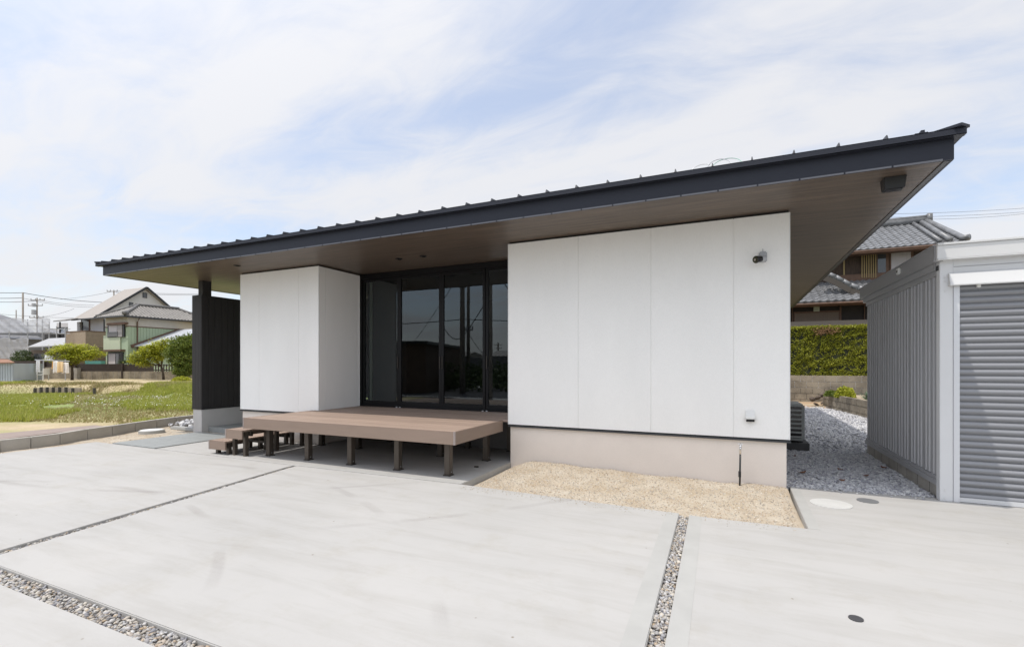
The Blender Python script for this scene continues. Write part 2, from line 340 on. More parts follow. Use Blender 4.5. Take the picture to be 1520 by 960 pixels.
def leaves(name, P, size, m, parent=None, up=0.0, aspect=.5):
    """folded leaf blades: 2 quads-as-rhombus each"""
    n = len(P); L_ = rng.uniform(*size, n)[:, None]
    base = np.array([[-1, 0, 0], [0, -aspect, .12], [1, 0, -.1], [0, aspect, .12]])
    B = base[None] * L_[:, None, :] * .5
    Rm = rotmats(n, up > 0)
    B = np.einsum('nij,nkj->nki', Rm, B) + np.asarray(P)[:, None, :]
    F = np.array([[0, 1, 2, 3]])[None] + (np.arange(n) * 4)[:, None, None]
    return np_obj(name, B.reshape(-1, 3), F.reshape(-1, 4), m, parent)
def blades(name, P, h, w, m, parent=None, lean=.35):
    n = len(P); P = np.asarray(P); H = rng.uniform(*h, n)[:, None]; a = rng.uniform(0, 2 * np.pi, n)
    d = np.stack([np.cos(a), np.sin(a), np.zeros(n)], 1) * w / 2
    ln = np.stack([rng.normal(0, lean, n), rng.normal(0, lean, n), np.ones(n)], 1) * H
    V = np.stack([P - d, P + d, P + ln], 1)
    F = np.arange(n * 3).reshape(n, 3)
    return np_obj(name, V.reshape(-1, 3), F, m, parent)
def clump_pts(blobs, nclump, nleaf, sig):
    w = np.array([b[3] * b[4] * b[5] for b in blobs]) ** .7; w /= w.sum()
    out = []
    for _ in range(nclump):
        b = blobs[rng.choice(len(blobs), p=w)]
        d = rng.normal(size=3); d /= np.linalg.norm(d); r = rng.uniform(.45, 1.0) ** .6
        c = np.array(b[:3]) + d * r * np.array(b[3:6])
        k = rng.integers(int(nleaf * .5), int(nleaf * 1.5) + 1)
        out.append(c + rng.normal(size=(k, 3)) * sig * np.array([1, 1, .6]) * rng.uniform(.6, 1.3))
    return np.concatenate(out)
def tree(name, label, cat, base, blobs, lm, trunk_r, nclump, nleaf, sig, leaf, group=None, up=0.0):
    t = empty(name, base, label, cat, group)
    b = Vector(base); mb = MB()
    cen = sum((Vector(q[:3]) for q in blobs), Vector()) / len(blobs)
    fork = b.lerp(Vector((b.x + (cen.x - b.x) * .3, b.y + (cen.y - b.y) * .3, cen.z)), .55)
    mb.tube([b, b.lerp(fork, .5) + Vector((.05, 0, 0)), fork], [trunk_r, trunk_r * .8, trunk_r * .65], 8)
    for q in blobs:
        c = Vector(q[:3]); mid = fork.lerp(c, .5) + Vector((random.uniform(-.1, .1), random.uniform(-.1, .1), .08))
        mb.tube([fork - Vector((0, 0, .05)), mid, c], [trunk_r * .5, trunk_r * .3, trunk_r * .12], 6)
        for _ in range(4):
            e = c + Vector((random.uniform(-.8, .8) * q[3], random.uniform(-.8, .8) * q[4], random.uniform(-.2, .7) * q[5]))
            mb.tube([mid, mid.lerp(e, .6), e], [trunk_r * .2, trunk_r * .12, trunk_r * .05], 5)
    mb.build('trunk', M['bark'], t, smooth=True)
    leaves('crown', clump_pts(blobs, nclump, nleaf, sig), leaf, lm, t, up=up)
    return t

# ------------------------------------------------------------------ ground, paving
def big_ground():
    m = mat('far_ground', (.22, .19, .12), .95, col2=(.10, .12, .05), vscale=.08, bump=.3, bscale=3, fine=.2, fscale=2)
    mb = MB(); mb.quad((-900, -900, -.12), (900, -900, -.12), (900, 900, -.12), (-900, 900, -.12))
    tag(mb.build('ground', m), kind='structure')
big_ground()
# strips cut out of the slab
TH = .12
def slab(poly, z=0.0, name='concrete_paving', m=None):
    mb = MB(); mb.prism([(x, y, z) for x, y in poly], (0, 0, -TH)); return tag(mb.build(name, m or M['concrete'], bevel=.006), kind='structure')
YB = -3.2; XL = -11.25
# rear left slab (left of the slanting pebble line), rear middle slab, front slab, right slab
lx = lambda y, s: (-5.378 + (y - 1.83) * (-5.946 + 5.378) / (5.177 - 1.83)) if s == 0 else (-5.275 + (y - 1.83) * (-5.866 + 5.275) / (5.1 - 1.83))
slab([(XL, 1.69), (lx(1.69, 0), 1.69), (lx(5.05, 0), 5.05), (lx(5.05, 0), 5.19), (XL, 5.19)])
slab([(lx(1.69, 1), 1.69), (-.391, 1.69), (-.474, 5.13), (-3.09, 5.24), (lx(5.05, 1), 5.19), (lx(5.05, 1), 5.05)])
slab([(XL, YB), (-.274, YB), (-.388, 1.555), (XL, 1.555)])
slab([(-.182, YB), (9.0, YB), (9.0, 6.99), (2.12, 6.92), (.66, 6.82), (.642, 5.137), (-.381, 5.11)])
slab([(-9.36, 5.196), (lx(5.05, 1), 5.196), (-3.09, 5.246), (-3.09, 7.72), (-7.05, 7.72), (-7.05, 6.745), (-9.2, 6.745), (-9.36, 6.745)])
mb = MB()   # trowelled edge bands along the slabs
mb.prism([(-.52, 1.7, .0016), (-.396, 1.7, .0016), (-.478, 5.125, .0016), (-.60, 5.13, .0016)], (0, 0, -.001))
mb.prism([(-.280, 1.0, .0016), (-.17, 1.0, .0016), (-.26, 5.105, .0016), (-.378, 5.105, .0016)], (0, 0, -.001))
mb.prism([(.645, 5.14, .0016), (.74, 5.14, .0016), (.76, 6.82, .0016), (.665, 6.81, .0016)], (0, 0, -.001))
mb.prism([(-5.85, 5.21, .0016), (-3.1, 5.26, .0016), (-3.1, 5.38, .0016), (-5.85, 5.33, .0016)], (0, 0, -.001))
tag(mb.build('paving_edge_band', M['conc_edge']), kind='structure')
# bed under pebbles
mb = MB(); mb.box(-11.6, 9.0, YB, 5.3, -.11, -.07); tag(mb.build('soil_bed', M['soil']), kind='structure')
def strip_stones(name, f, n, size, z=-.035):
    P = np.array([f(rng.uniform(), rng.uniform()) + (z + rng.uniform(-.015, .02),) for _ in range(n)])
    o = stones(name, P, size, M['stone_mixed']); tag(o, kind='stuff'); return o
strip_stones('pebble_strip', lambda u, v: (-.470 + (5.08 - (.9 + 4.2 * u)) * .024 + .084 * v, .9 + 4.2 * u), 4200, (.009, .018))
strip_stones('pebble_strip', lambda u, v: ((lx(1.69 + 3.4 * u, 0) * (1 - v) + lx(1.69 + 3.4 * u, 1) * v), 1.69 + 3.4 * u), 2600, (.009, .016))
strip_stones('pebble_strip', lambda u, v: (-9.5 + 9.1 * u, 1.565 + .115 * v), 8500, (.010, .019))
# sand bed with lumpy surface
def sheet(name, x0, x1, y0, y1, nx, ny, hf, m, kind='structure'):
    X, Y = np.meshgrid(np.linspace(x0, x1, nx), np.linspace(y0, y1, ny)); Z = hf(X, Y)
    V = np.stack([X, Y, Z], -1).reshape(-1, 3); i = np.arange(nx * ny).reshape(ny, nx)
    F = np.stack([i[:-1, :-1], i[:-1, 1:], i[1:, 1:], i[1:, :-1]], -1).reshape(-1, 4)
    o = np_obj(name, V, F, m); o.data.shade_smooth(); return tag(o, kind=kind)
def wob(X, Y, s, seed=0):
    r_ = np.random.default_rng(seed); Z = np.zeros_like(X)
    for k in range(10):
        a = r_.uniform(0, 2 * np.pi); f_ = s * r_.uniform(.6, 2.6); Z += np.sin((X * np.cos(a) + Y * np.sin(a)) * f_ + r_.uniform(0, 6.3)) / 10
    return Z
def sand_h(X, Y):
    e = np.minimum(np.minimum(X + 3.09, .64 - X), np.minimum(Y - 5.15, 6.76 - Y) * 1.0)
    h = -.055 + .06 * np.clip((Y - 5.15) / 1.4, 0, 1) + .035 * wob(X, Y, 3.2, 1) + .015 * wob(X, Y, 14, 2) + .006 * wob(X, Y, 40, 5)
    h += .05 * np.exp(-((X + 2.3) / 1.0) ** 2) * np.clip((Y - 5.7) / .8, 0, 1)
    left = np.clip((X + 3.09) / .35, 0, 1)
    return np.where(e < .0, -.07, h * left - .07 * (1 - left) - .02 * np.clip(1 - e / .12, 0, 1))
sheet('sand_bed', -3.085, .645, 5.12, 6.76, 230, 110, sand_h, M['sand'])
xs = rng.uniform(-3.0, .6, 14000); ys = rng.uniform(5.2, 6.74, 14000)
tag(stones('sand_pebbles', np.stack([xs, ys, sand_h(xs, ys) + .001], 1), (.003, .012), M['sand_stone']), kind='stuff')
xs = rng.uniform(-3.0, .55, 700); ys = 5.2 - np.abs(rng.normal(0, .10, 700)) - .03; k = (xs < -.52) | (xs > -.33)
tag(stones('spilled_grains', np.stack([xs[k], ys[k], np.full(k.sum(), .003)], 1), (.002, .006), M['sand_stone']), kind='stuff')
xs = rng.uniform(.7, 2.0, 60); ys = 6.84 + (xs - .66) * .07 - np.abs(rng.normal(0, .07, 60)) - .02
tag(stones('stray_gravel', np.stack([xs, ys, np.full(60, .006)], 1), (.008, .016), M['stone_white']), kind='stuff')
def lsand_h(X, Y): return -.02 + .02 * wob(X, Y, 4, 3) + .008 * wob(X, Y, 16, 4)
sheet('sand_bed', -14.2, -9.3, 1.2, 10.0, 160, 220, lambda X, Y: np.where((X > XL - .02) & (Y < 5.2), -.1, lsand_h(X, Y)), M['sand'])
xs = rng.uniform(-13, -9.5, 5000); ys = rng.uniform(3, 8.5, 5000); k = ~((xs > XL - .03) & (ys < 5.2)); xs, ys = xs[k], ys[k]
tag(stones('sand_pebbles', np.stack([xs, ys, lsand_h(xs, ys)], 1), (.006, .014), M['sand_stone']), kind='stuff')
# tile path to the porch
mb = MB()
nx_, ny_ = 4, 5
for i in range(nx_):
    for j in range(ny_):
        x0 = -10.72 + i * .335; y0 = 5.2 + j * .33
        mb.box(x0, x0 + .331, y0, y0 + .326, -.03, .012)
tag(mb.build('tile_path', M['porch']), kind='structure')
# white gravel at the side of the house
def in_gravel(x, y):
    fr = 6.84 + (x - .66) * .07
    ok = (y > fr) & (x > .6) & (y < 20.3)
    gar = (y < 10.15) & (x > 2.11); ok &= ~gar
    pl = x > 3.0 + (20.5 - y) * .5 / 3.8 - .02; ok &= ~(pl & (y > 12))
    ok &= x < 4.2
    return ok
def gravel(n, y0, y1, x1, size):
    x = rng.uniform(.6, x1, n); y = rng.uniform(y0, y1, n); k = in_gravel(x, y); x, y = x[k], y[k]
    return np.stack([x, y, -.02 + rng.uniform(-.012, .016, len(x)) + .015 * wob(x, y, 5, 9)], 1)
G = gravel(15000, 6.82, 10.2, 2.12, (0, 0)); tag(stones('gravel', G, (.014, .030), M['stone_white']), kind='stuff')
G = gravel(26000, 10.2, 20.3, 4.2, (0, 0)); tag(stones('gravel', G, (.020, .042), M['stone_white']), kind='stuff')
mb = MB(); mb.quad((.6, 6.84, -.045), (2.125, 6.94, -.045), (2.125, 10.3, -.045), (5.5, 10.3, -.045), (5.5, 21.9, -.045), (-1, 21.9, -.045), (.6, 12, -.045))
tag(mb.build('gravel_base', mat('gravel_gap_shade', (.22, .22, .24), .9, var=.3, vscale=20, bump=.6, bscale=60)), kind='structure')  # base coloured dark to stand for shade in the gaps between stones
mb = MB(); mb.quad((.6, 19.5, -.02), (3.4, 19.6, .0), (3.3, 22.1, .05), (.6, 22.1, .02)); tag(mb.build('soil_patch', mat('red_soil', (.36, .22, .12), .95, col2=(.42, .36, .25), vscale=2, bump=.6, bscale=20)), kind='structure')
# dead leaves on the gravel
leafspots = [(1190, 700, .075, 40), (1247, 696, .05, 120), (1250, 712, .04, 200), (1285, 705, .04, 10), (1312, 693, .05, 300), (1180, 676, .04, 80)]
for i, (x, y, s_, a) in enumerate(leafspots):
    p = gz(x, y, .015); ca, sa = math.cos(R(a)), math.sin(R(a)); mb = MB()
    rim = []
    for k in range(10):
        t = 2 * math.pi * k / 10; u = math.cos(t) * s_; v_ = math.sin(t) * s_ * .38 * (1 - .25 * math.cos(t))
        rim.append((p.x + u * ca - v_ * sa, p.y + u * sa + v_ * ca, p.z + .012 * math.cos(t * 2)))
    mb.prism(rim, (0, 0, .003))
    tag(mb.build('dead_leaf', M['dead_leaf']), 'brown dead leaf lying on the shaded grey gravel beside the house' if i else 'largest reddish brown dead leaf on the gravel close to the foundation corner', 'leaf', 'dead leaves on the gravel' if i else None)

# road and land behind the camera (seen in the glass)
mb = MB(); mb.box(-200, 200, -12.5, YB - .02, -.1, -.05); tag(mb.build('road', M['asphalt']), kind='structure')
mb = MB(); mb.box(-200, 200, -12.2, -12.07, -.05, -.046); mb.box(-200, 200, -4.0, -3.87, -.05, -.046); tag(mb.build('road_marking', M['paint']), kind='structure')
mb = MB(); mb.prism([(-19, -12.5, -.04), (-15, -12.5, -.04), (-42, -60, -.04), (-47, -60, -.04)], (0, 0, -.05)); tag(mb.build('side_road', M['asphalt']), kind='structure')
mb = MB(); mb.prism([(-18.9, -12.5, -.035), (-18.6, -12.5, -.035), (-46.4, -60, -.035), (-46.8, -60, -.035)], (0, 0, -.004)); mb.prism([(-15.4, -12.5, -.035), (-15.1, -12.5, -.035), (-42.3, -60, -.035), (-42.6, -60, -.035)], (0, 0, -.004))
tag(mb.build('road_marking', M['paint']), kind='structure')

# field to the left with a raised bank
def depth(X, Y): return X * AF.x + Y * AF.y
def sst(a, b, t):
    t = np.clip((t - a) / (b - a), 0, 1); return t * t * (3 - 2 * t)
def field_h(X, Y):
    D = depth(X, Y); lat = (X * AR.x + Y * AR.y) / np.maximum(D, 1) * FPX + CX
    edge = 24.6 + 1.2 * wob(X, Y, .5, 11) - 3.5 * sst(190, 285, lat)
    return -.06 + .48 * sst(edge, edge + 1.3 + 2.5 * sst(190, 285, lat), D) + .05 * wob(X, Y, 1.2, 12) + .02 * wob(X, Y, 5, 13)
def field_mat():
    m = mat('field_soil', (.47, .38, .25), .95, col2=(.36, .30, .16), vscale=.9, bump=.6, bscale=12, fine=.2, fscale=9, bdist=.05)
    t = m.node_tree; n = t.nodes; L = t.links; b = n['Principled BSDF']; cur = b.inputs['Base Color'].links[0].from_socket
    tcn = n.new('ShaderNodeTexCoord'); dt = n.new('ShaderNodeVectorMath'); dt.operation = 'DOT_PRODUCT'; L.new(tcn.outputs['Object'], dt.inputs[0]); dt.inputs[1].default_value = AF
    no = n.new('ShaderNodeTexNoise'); no.inputs['Scale'].default_value = .35; no.inputs['Detail'].default_value = 6; L.new(tcn.outputs['Object'], no.inputs['Vector'])
    m1 = n.new('ShaderNodeMapRange'); m1.inputs[1].default_value = 12; m1.inputs[2].default_value = 17; L.new(dt.outputs['Value'], m1.inputs[0])
    m2 = n.new('ShaderNodeMapRange'); m2.inputs[1].default_value = 25.8; m2.inputs[2].default_value = 24.5; L.new(dt.outputs['Value'], m2.inputs[0])
    mm = n.new('ShaderNodeMath'); mm.operation = 'MULTIPLY'; L.new(m1.outputs[0], mm.inputs[0]); L.new(m2.outputs[0], mm.inputs[1])
    ad = n.new('ShaderNodeMath'); ad.operation = 'MULTIPLY_ADD'; L.new(no.outputs[0], ad.inputs[0]); ad.inputs[1].default_value = 2.6; ad.inputs[2].default_value = -1.25
    a2 = n.new('ShaderNodeMath'); a2.operation = 'ADD'; a2.use_clamp = True; L.new(ad.outputs[0], a2.inputs[0]); L.new(mm.outputs[0], a2.inputs[1])
    m3 = n.new('ShaderNodeMath'); m3.operation = 'MULTIPLY'; L.new(a2.outputs[0], m3.inputs[0]); L.new(m2.outputs[0], m3.inputs[1])
    mx = n.new('ShaderNodeMix'); mx.data_type = 'RGBA'; L.new(m3.outputs[0], mx.inputs[0]); L.new(cur, mx.inputs[6]); mx.inputs[7].default_value = (.20, .25, .07, 1); L.new(mx.outputs[2], b.inputs['Base Color'])
    return m
sheet('field', -95, -12.9, -4, 45, 420, 260, lambda X, Y: np.where(X > -12.6 - (Y - 7) * .33 - .5 + 0 * X, np.minimum(field_h(X, Y), -.06), field_h(X, Y)), field_mat())
# grass
n = 150000
lat = rng.uniform(-40, 300, n); D = 9 + 18.5 * rng.uniform(0, 1, n) ** .75
X = D * (AF.x + AR.x * (lat - CX) / FPX); Y = D * (AF.y + AR.y * (lat - CX) / FPX)
msk = 1.5 * wob(X, Y, .8, 21) + .7 * wob(X, Y, 3, 22)
green = sst(13.5, 17.5, D) * (1 - sst(24.2, 25.2, D)); kb = (X < -12.9) & ~((lat < 110) & (D > 17.2) & (D < 19) & (msk < .12)) & ~((lat < 175) & (D < 13.0))
k = (msk * 1.5 + green * .55 > .40) & kb; Z = field_h(X, Y)
tag(blades('grass', np.stack([X[k], Y[k], Z[k]], 1), (.05, .2), .035, M['grassb']), kind='stuff')
k = (msk * 1.5 + green * .55 <= .52) & (rng.uniform(0, 1, n) < .25) & kb; tag(blades('dry_grass', np.stack([X[k], Y[k], Z[k]], 1), (.03, .1), .03, M['straw']), kind='stuff')
n = 9000; lat = rng.uniform(40, 290, n); D = rng.uniform(24.6, 27, n); X = D * (AF.x + AR.x * (lat - CX) / FPX); Y = D * (AF.y + AR.y * (lat - CX) / FPX)
k = wob(X, Y, 1.5, 31) > -.05; tag(blades('bank_grass', np.stack([X[k], Y[k], field_h(X[k], Y[k])], 1), (.06, .2), .05, M['straw']), kind='stuff')
n = 700; lat = np.concatenate([rng.uniform(150, 285, 500), rng.uniform(0, 150, 200)]); D = rng.uniform(17, 22.5, n); X = D * (AF.x + AR.x * (lat - CX) / FPX); Y = D * (AF.y + AR.y * (lat - CX) / FPX)
tag(leaves('clover_flowers', np.stack([X, Y, field_h(X, Y) + .13], 1), (.025, .05), M['flower'], up=1, aspect=.9), kind='stuff')
# dark path slab lying beyond the kerb
a, b_, c_, d_ = gz(-60, 649, 0), gz(142, 631.5, 0), gz(158, 634, 0), gz(-60, 660, 0)
mb = MB(); mb.prism([(p.x, p.y, .015) for p in (a, b_, c_, d_)], (0, 0, -.05)); tag(mb.build('path', mat('brown_path', (.30, .24, .21), .9, var=.15, bump=.2)), kind='structure')

# low block kerb along the left edge
kp = [gz(x, y, 0) for x, y in ((-75, 681), (0, 669.5), (46, 664), (89.5, 658), (130, 650.5), (167, 645), (201, 639.5), (233, 634.3), (262, 630), (300, 625.5))]
kb_ = empty('block_kerb', kp[0], 'low row of grey concrete blocks edging the sand at the left of the paving', 'kerb')
mb = MB()
for i in range(len(kp) - 1):
    a, b_ = kp[i], kp[i + 1]; d = (b_ - a).normalized(); nrm = Vector((-d.y, d.x, 0))
    if nrm.x > 0: nrm = -nrm
    a2, b2 = a + d * .006, b_ - d * .006
    mb.prism([a2 - Vector((0, 0, .06)), b2 - Vector((0, 0, .06)), b2 + nrm * .12 - Vector((0, 0, .06)), a2 + nrm * .12 - Vector((0, 0, .06))], (0, 0, .25))
mb.build('block_row', M['greyblock'], kb_, bevel=.006)

# ------------------------------------------------------------------ the house
ZS = 3.35       # top of walls
X0, XBL, XBR, X1 = -9.21, -7.05, -3.12, .65
YF, YG, YR = 6.73, 7.85, 17.0
house = empty('modern_house', (-4.3, 6.73, 0), 'single storey white panelled house with a wide dark low pitched roof', 'house')
def wall_panels(name, x0, x1, joints, y, z0, z1, th=.03):
    e = [x0] + joints + [x1]; mb = MB()
    for i in range(len(e) - 1): mb.box(e[i] + .0025, e[i + 1] - .0025, y, y + th, z0, z1)
    mb.box(x0 + .005, x1 - .005, y + .008, y + th + .05, z0 + .005, z1 - .005)
    return mb.build(name, M['siding'], house)
wall_panels('wall_panel', XBR, X1, [-2.009, -.989, .031], YF, .585, ZS)
wall_panels('wall_panel', X0, XBL, [-8.66, -7.57], YF, .585, ZS)
def side_panel(x, y0, y1, joints, z0, z1, sgn):
    e = [y0] + joints + [y1]; mb = MB()
    for i in range(len(e) - 1): mb.box(x, x - sgn * .03, e[i] + .0025, e[i + 1] - .0025, z0, z1)
    mb.box(x - sgn * .008, x - sgn * .08, y0 + .005, y1 - .005, z0 + .005, z1 - .005)
    return mb.build('wall_panel', M['siding'], house)
side_panel(XBL - .0, YF + .031, YG - .02, [6.905], .585, ZS, 1)
side_panel(XBR, YF + .081, YG - .02, [7.1], .585, ZS, -1)
side_panel(X1, YF + .081, YR, [7.7, 8.7, 9.7, 10.7, 11.7, 12.7, 13.7, 14.7, 15.7], .585, ZS, 1)
side_panel(X0, YF + .081, YR, [7.7, 8.7, 9.7, 10.7, 11.7, 12.7, 13.7, 14.7, 15.7], .585, ZS, -1)
mb = MB(); mb.box(X0, X1, YR, YR + .05, .585, ZS); mb.build('wall_panel', M['siding'], house)
for (x, y) in ((XBL, YF), (X1, YF), (XBR, YF), (X0, YF)):
    mb = MB(); mb.box(x - .006, x + .006, y - .004, y + .012, .585, ZS); mb.build('corner_trim', M['corner'], house)
mb = MB(); mb.box(XBL - .004, XBL + .006, YG - .03, YG - .018, .645, ZS); mb.build('corner_trim', M['corner'], house)
# gap shadow strip at the wall head
for xa, xb_ in ((XBR + .01, X1 - .01), (X0 + .01, XBL - .01)): mb = MB(); mb.box(xa, xb_, YF + .02, YF + .06, ZS - .003, ZS + .03); mb.build('head_joint', M['black_metal'], house)
# base flashing
for (xa, xb) in ((XBR - .004, X1 + .012), (X0 - .01, XBL + .004)):
    mb = MB(); mb.prism([(xa, YF + .03, .583), (xa, YF - .012, .565), (xa, YF - .012, .548), (xa, YF + .03, .548)], (xb - xa, 0, 0)); mb.build('base_flashing', M['flash'], house)
mb = MB(); mb.box(X1 - .02, X1 + .012, YF + .031, YR, .548, .583); mb.build('base_flashing', M['flash'], house)
mb = MB(); mb.box(XBL - .03, XBL + .01, YF + .031, YG, .548, .583); mb.build('base_flashing', M['flash'], house)
mb = MB(); mb.box(XBR + .02, X1 - .03, YF + .03, YR - .1, -.1, .547); mb.box(X0 + .02, XBL - .03, YF + .03, YR - .11, -.1, .547); mb.build('foundation', M['found'], house, bevel=.004)
mb = MB(); mb.box(XBL - .031, XBR + .021, YG - .05, YR - .12, -.1, .545); mb.build('foundation', mat('under_deck_shade_foundation', (.22, .21, .205), .9, var=.2), house)  # rear foundation: shade under the deck is put into its dark colour
# soffit and roof
RX0, RX1, RY0, RY1 = -12.03, 1.852, 5.67, 18.3
mb = MB(); mb.box(RX0 + .02, RX1 - .02, RY0 + .02, RY1 - .02, ZS + .03, ZS + .06)
soffit = mb.build('soffit', M['soffit'], house)
for xa, xb_ in ((RX1 - .062, RX1 - .021), (RX0 + .021, RX0 + .055)): mb = MB(); mb.box(xa, xb_, RY0 + .03, RY1 - .03, ZS + .022, ZS + .0295); mb.build('soffit_edge', M['black_metal'], soffit)
mb = MB()
Z0f, Z1f = 3.372, 3.565
mb.box(RX0, RX1, RY0 - .005, RY0 + .018, Z0f, Z1f); mb.box(RX1 - .02, RX1 + .003, RY0 + .019, RY1, Z0f, Z1f); mb.box(RX0 - .003, RX0 + .02, RY0 + .019, RY1, Z0f, Z1f); mb.box(RX0, RX1, RY1 + .001, RY1 + .02, Z0f, Z1f)
fas = mb.build('fascia', M['roofm'], house)
mb = MB()   # thin light edge strip of the soffit vent, broken by joints
x = RX0 + .1
while x < RX1 - .3:
    mb.box(x, min(x + .365, RX1 - .05), RY0 - .012, RY0 - .0055, Z0f - .003, Z0f + .014); x += .381
mb.build('eave_vent_strip', mat('vent_strip', (.10, .104, .12), .4), fas)
mb = MB()   # drip edge
E_ = .07
mb.box(RX0 - .15, RX1 + .068, RY0 - E_, RY0 - .006, 3.566, 3.572)
mb.prism([(RX0 - .15, RY0 - E_, 3.566), (RX0 - .15, RY0 - E_, 3.622), (RX0 - .15, RY0 + .06, 3.632), (RX0 - .15, RY0 + .06, 3.573), (RX0 - .15, RY0 - .06, 3.573)], (RX1 - RX0 + .218, 0, 0))
mb.box(RX1 + .004, RX1 + .068, RY0 + .061, RY1 + .07, 3.573, 3.622); mb.box(RX0 - .15, RX0 - .004, RY0 + .061, RY1 + .07, 3.573, 3.622)
mb.build('drip_edge', M['roofm'], house)
PZ = .1; ez = 3.627; a0, a1, c0, c1 = RX0 - .15, RX1 + .088, RY0 - .073, RY1 + .073
hw = (c1 - c0) / 2; rz = ez + PZ * hw
mb = MB()
mb.add([(a0, c0, ez), (a1, c0, ez), (a1, c1, ez), (a0, c1, ez), (a0 + hw, c0 + hw, rz), (a1 - hw, c0 + hw, rz)], [(0, 1, 5, 4), (1, 2, 5), (2, 3, 4, 5), (3, 0, 4)])
roof = mb.build('roof_sheet', M['roofsheet'], house)
mb = MB()
x = .961 - .3805 * 40
ribs = [1.345 - .3815 * i for i in range(36)]
for x in ribs:
    if x < a0 + .05: continue
    L_ = min(x - a0, a1 - x, hw) 
    y1 = c0 + max(L_, .12)
    p0 = Vector((x, c0 + .015, ez + .001)); p1 = Vector((x, y1, ez + PZ * (y1 - c0)))
    mb.prism([p0 + Vector((-.011, 0, 0)), p0 + Vector((.011, 0, 0)), p0 + Vector((.004, .012, .044)), p0 + Vector((-.004, .012, .044))], p1 - p0)
mb.build('standing_seams', M['roofsheet'], roof)
for xe_, sg in ((a1, -1), (a0, 1)):
    mb = MB()
    for y in np.arange(c0 + .5, c1 - .3, .3815):
        L_ = min(y - c0, c1 - y, hw)
        p0 = Vector((xe_ + sg * .015, y, ez)); p1 = Vector((xe_ + sg * L_, y, ez + PZ * L_)); mb.bar(p0 + Vector((0, 0, .018)), p1 + Vector((0, 0, .018)), .02, .034)
    mb.build('standing_seams', M['roofsheet'], roof)
mb = MB()   # hip caps
for (xa, sx_) in ((a1 - .03, -1), (a0 + .03, 1)):
    p0 = Vector((xa, c0 - .005, ez + .012)); p1 = Vector((xa + sx_ * hw, c0 + hw, rz + .03)); mb.bar(p0, p1, .12, .024)
mb.bar((a0 + hw, c0 + hw, rz + .03), (a1 - hw, c0 + hw, rz + .03), .16, .04)
mb.build('hip_cap', M['roofm'], roof)
# hip cap clip detail
p = Vector((a1 - .28, c0 + .25, ez + .06)); mb = MB(); mb.box(p.x - .05, p.x + .05, p.y - .03, p.y + .03, p.z - .02, p.z + .03); mb.box(p.x - .01, p.x + .02, p.y - .05, p.y + .05, p.z - .02, p.z + .045); mb.build('cap_clip', M['roofm'], roof)
# downlights
for (x, y) in ((-5.374, 6.962), (-4.858, 6.963), (-8.534, 6.165)):
    mb = MB(); mb.disc((x, y, ZS + .020), .062, .012, 24); dl = mb.build('downlight', M['black_metal'], soffit, smooth=False)
    mb = MB(); mb.disc((x + .012, y, ZS + .017), .035, .004, 20); mb.build('lamp_lens', M['cam_dark'], dl)
# black box fixture under the soffit: tapered vent hood
vh = empty('soffit_hood', (1.53, 6.1, ZS + .03), 'black square hood fixed under the front right corner of the eave', 'vent hood')
mb = MB(); zt = ZS + .029
t0, t1, u0, u1 = 1.40, 1.585, 5.95, 6.10
mb.add([(t0, u0, zt), (t1, u0, zt), (t1, u1, zt), (t0, u1, zt), (t0 + .01, u0 + .015, zt - .115), (t1 - .01, u0 + .015, zt - .115), (t1 - .01, u1 - .01, zt - .115), (t0 + .01, u1 - .01, zt - .115)],
       [(0, 1, 2, 3), (4, 5, 6, 7), (0, 1, 5, 4), (1, 2, 6, 5), (2, 3, 7, 6), (3, 0, 4, 7)])
mb.build('hood_body', M['black_metal'], vh, bevel=.004)
mb = MB(); mb.box(t0 + .025, t1 - .025, u0 + .03, u1 - .025, zt - .119, zt - .1155); mb.build('grille', M['cam_dark'], vh)
# sliding doors
FZ0, FZ1 = .62, 3.34
doors = MB(); doors.box(XBL + .001, XBR + .4, YG - .02, YG + .13, FZ0, FZ0 + .06); doors.box(XBL + .001, XBR + .4, YG - .02, YG + .13, FZ1 - .075, FZ1 + .03)
doors.box(XBL + .001, XBL + .05, YG - .02, YG + .13, FZ0 + .061, FZ1 - .076); doors.box(XBR + .0, XBR + .4, YG - .005, YG + .13, FZ0 + .061, FZ1 - .076)
df = doors.build('door_frame', M['frame'], house)
xb = [-7.0, -6.06, -5.06, -4.11, -3.13]
for i in range(4):
    xa, xc = xb[i] + .0, xb[i + 1]; yy = YG + (.015 if i in (0, 3) else .0) 
    st = .055; lo, hi = FZ0 + .062, FZ1 - .077
    if i == 3: xc += .3
    mb = MB(); mb.box(xa + .002, xa + st, yy, yy + .04, lo, hi); mb.box(xc - st, xc - .002, yy, yy + .04, lo, hi)
    mb.box(xa + st + .001, xc - st - .001, yy, yy + .04, lo, lo + .075); mb.box(xa + st + .001, xc - st - .001, yy, yy + .04, hi - .05, hi)
    sd = mb.build('sliding_door', M['frame'], house, bevel=.003)
    mb = MB(); mb.quad((xa + st - .01, yy + .02, lo + .06), (xc - st + .01, yy + .02, lo + .06), (xc - st + .01, yy + .02, hi - .04), (xa + st - .01, yy + .02, hi - .04)); mb.build('glass_pane', M['glass'], sd)
    hx = {0: xc - st / 2, 1: xc - st / 2, 2: xa + st / 2, 3: xa + st / 2}[i]
    mb = MB(); mb.box(hx - .009, hx + .009, yy - .018, yy - .001, 1.42, 1.66); mb.build('handle', M['bronze_d'], sd)
for x in (-6.11, -6.03, -4.16, -4.08): mb = MB(); mb.box(x, x + .03, YG - .035, YG - .021, FZ0 + .02, FZ0 + .04); mb.build('door_stop', M['fitting'], df)
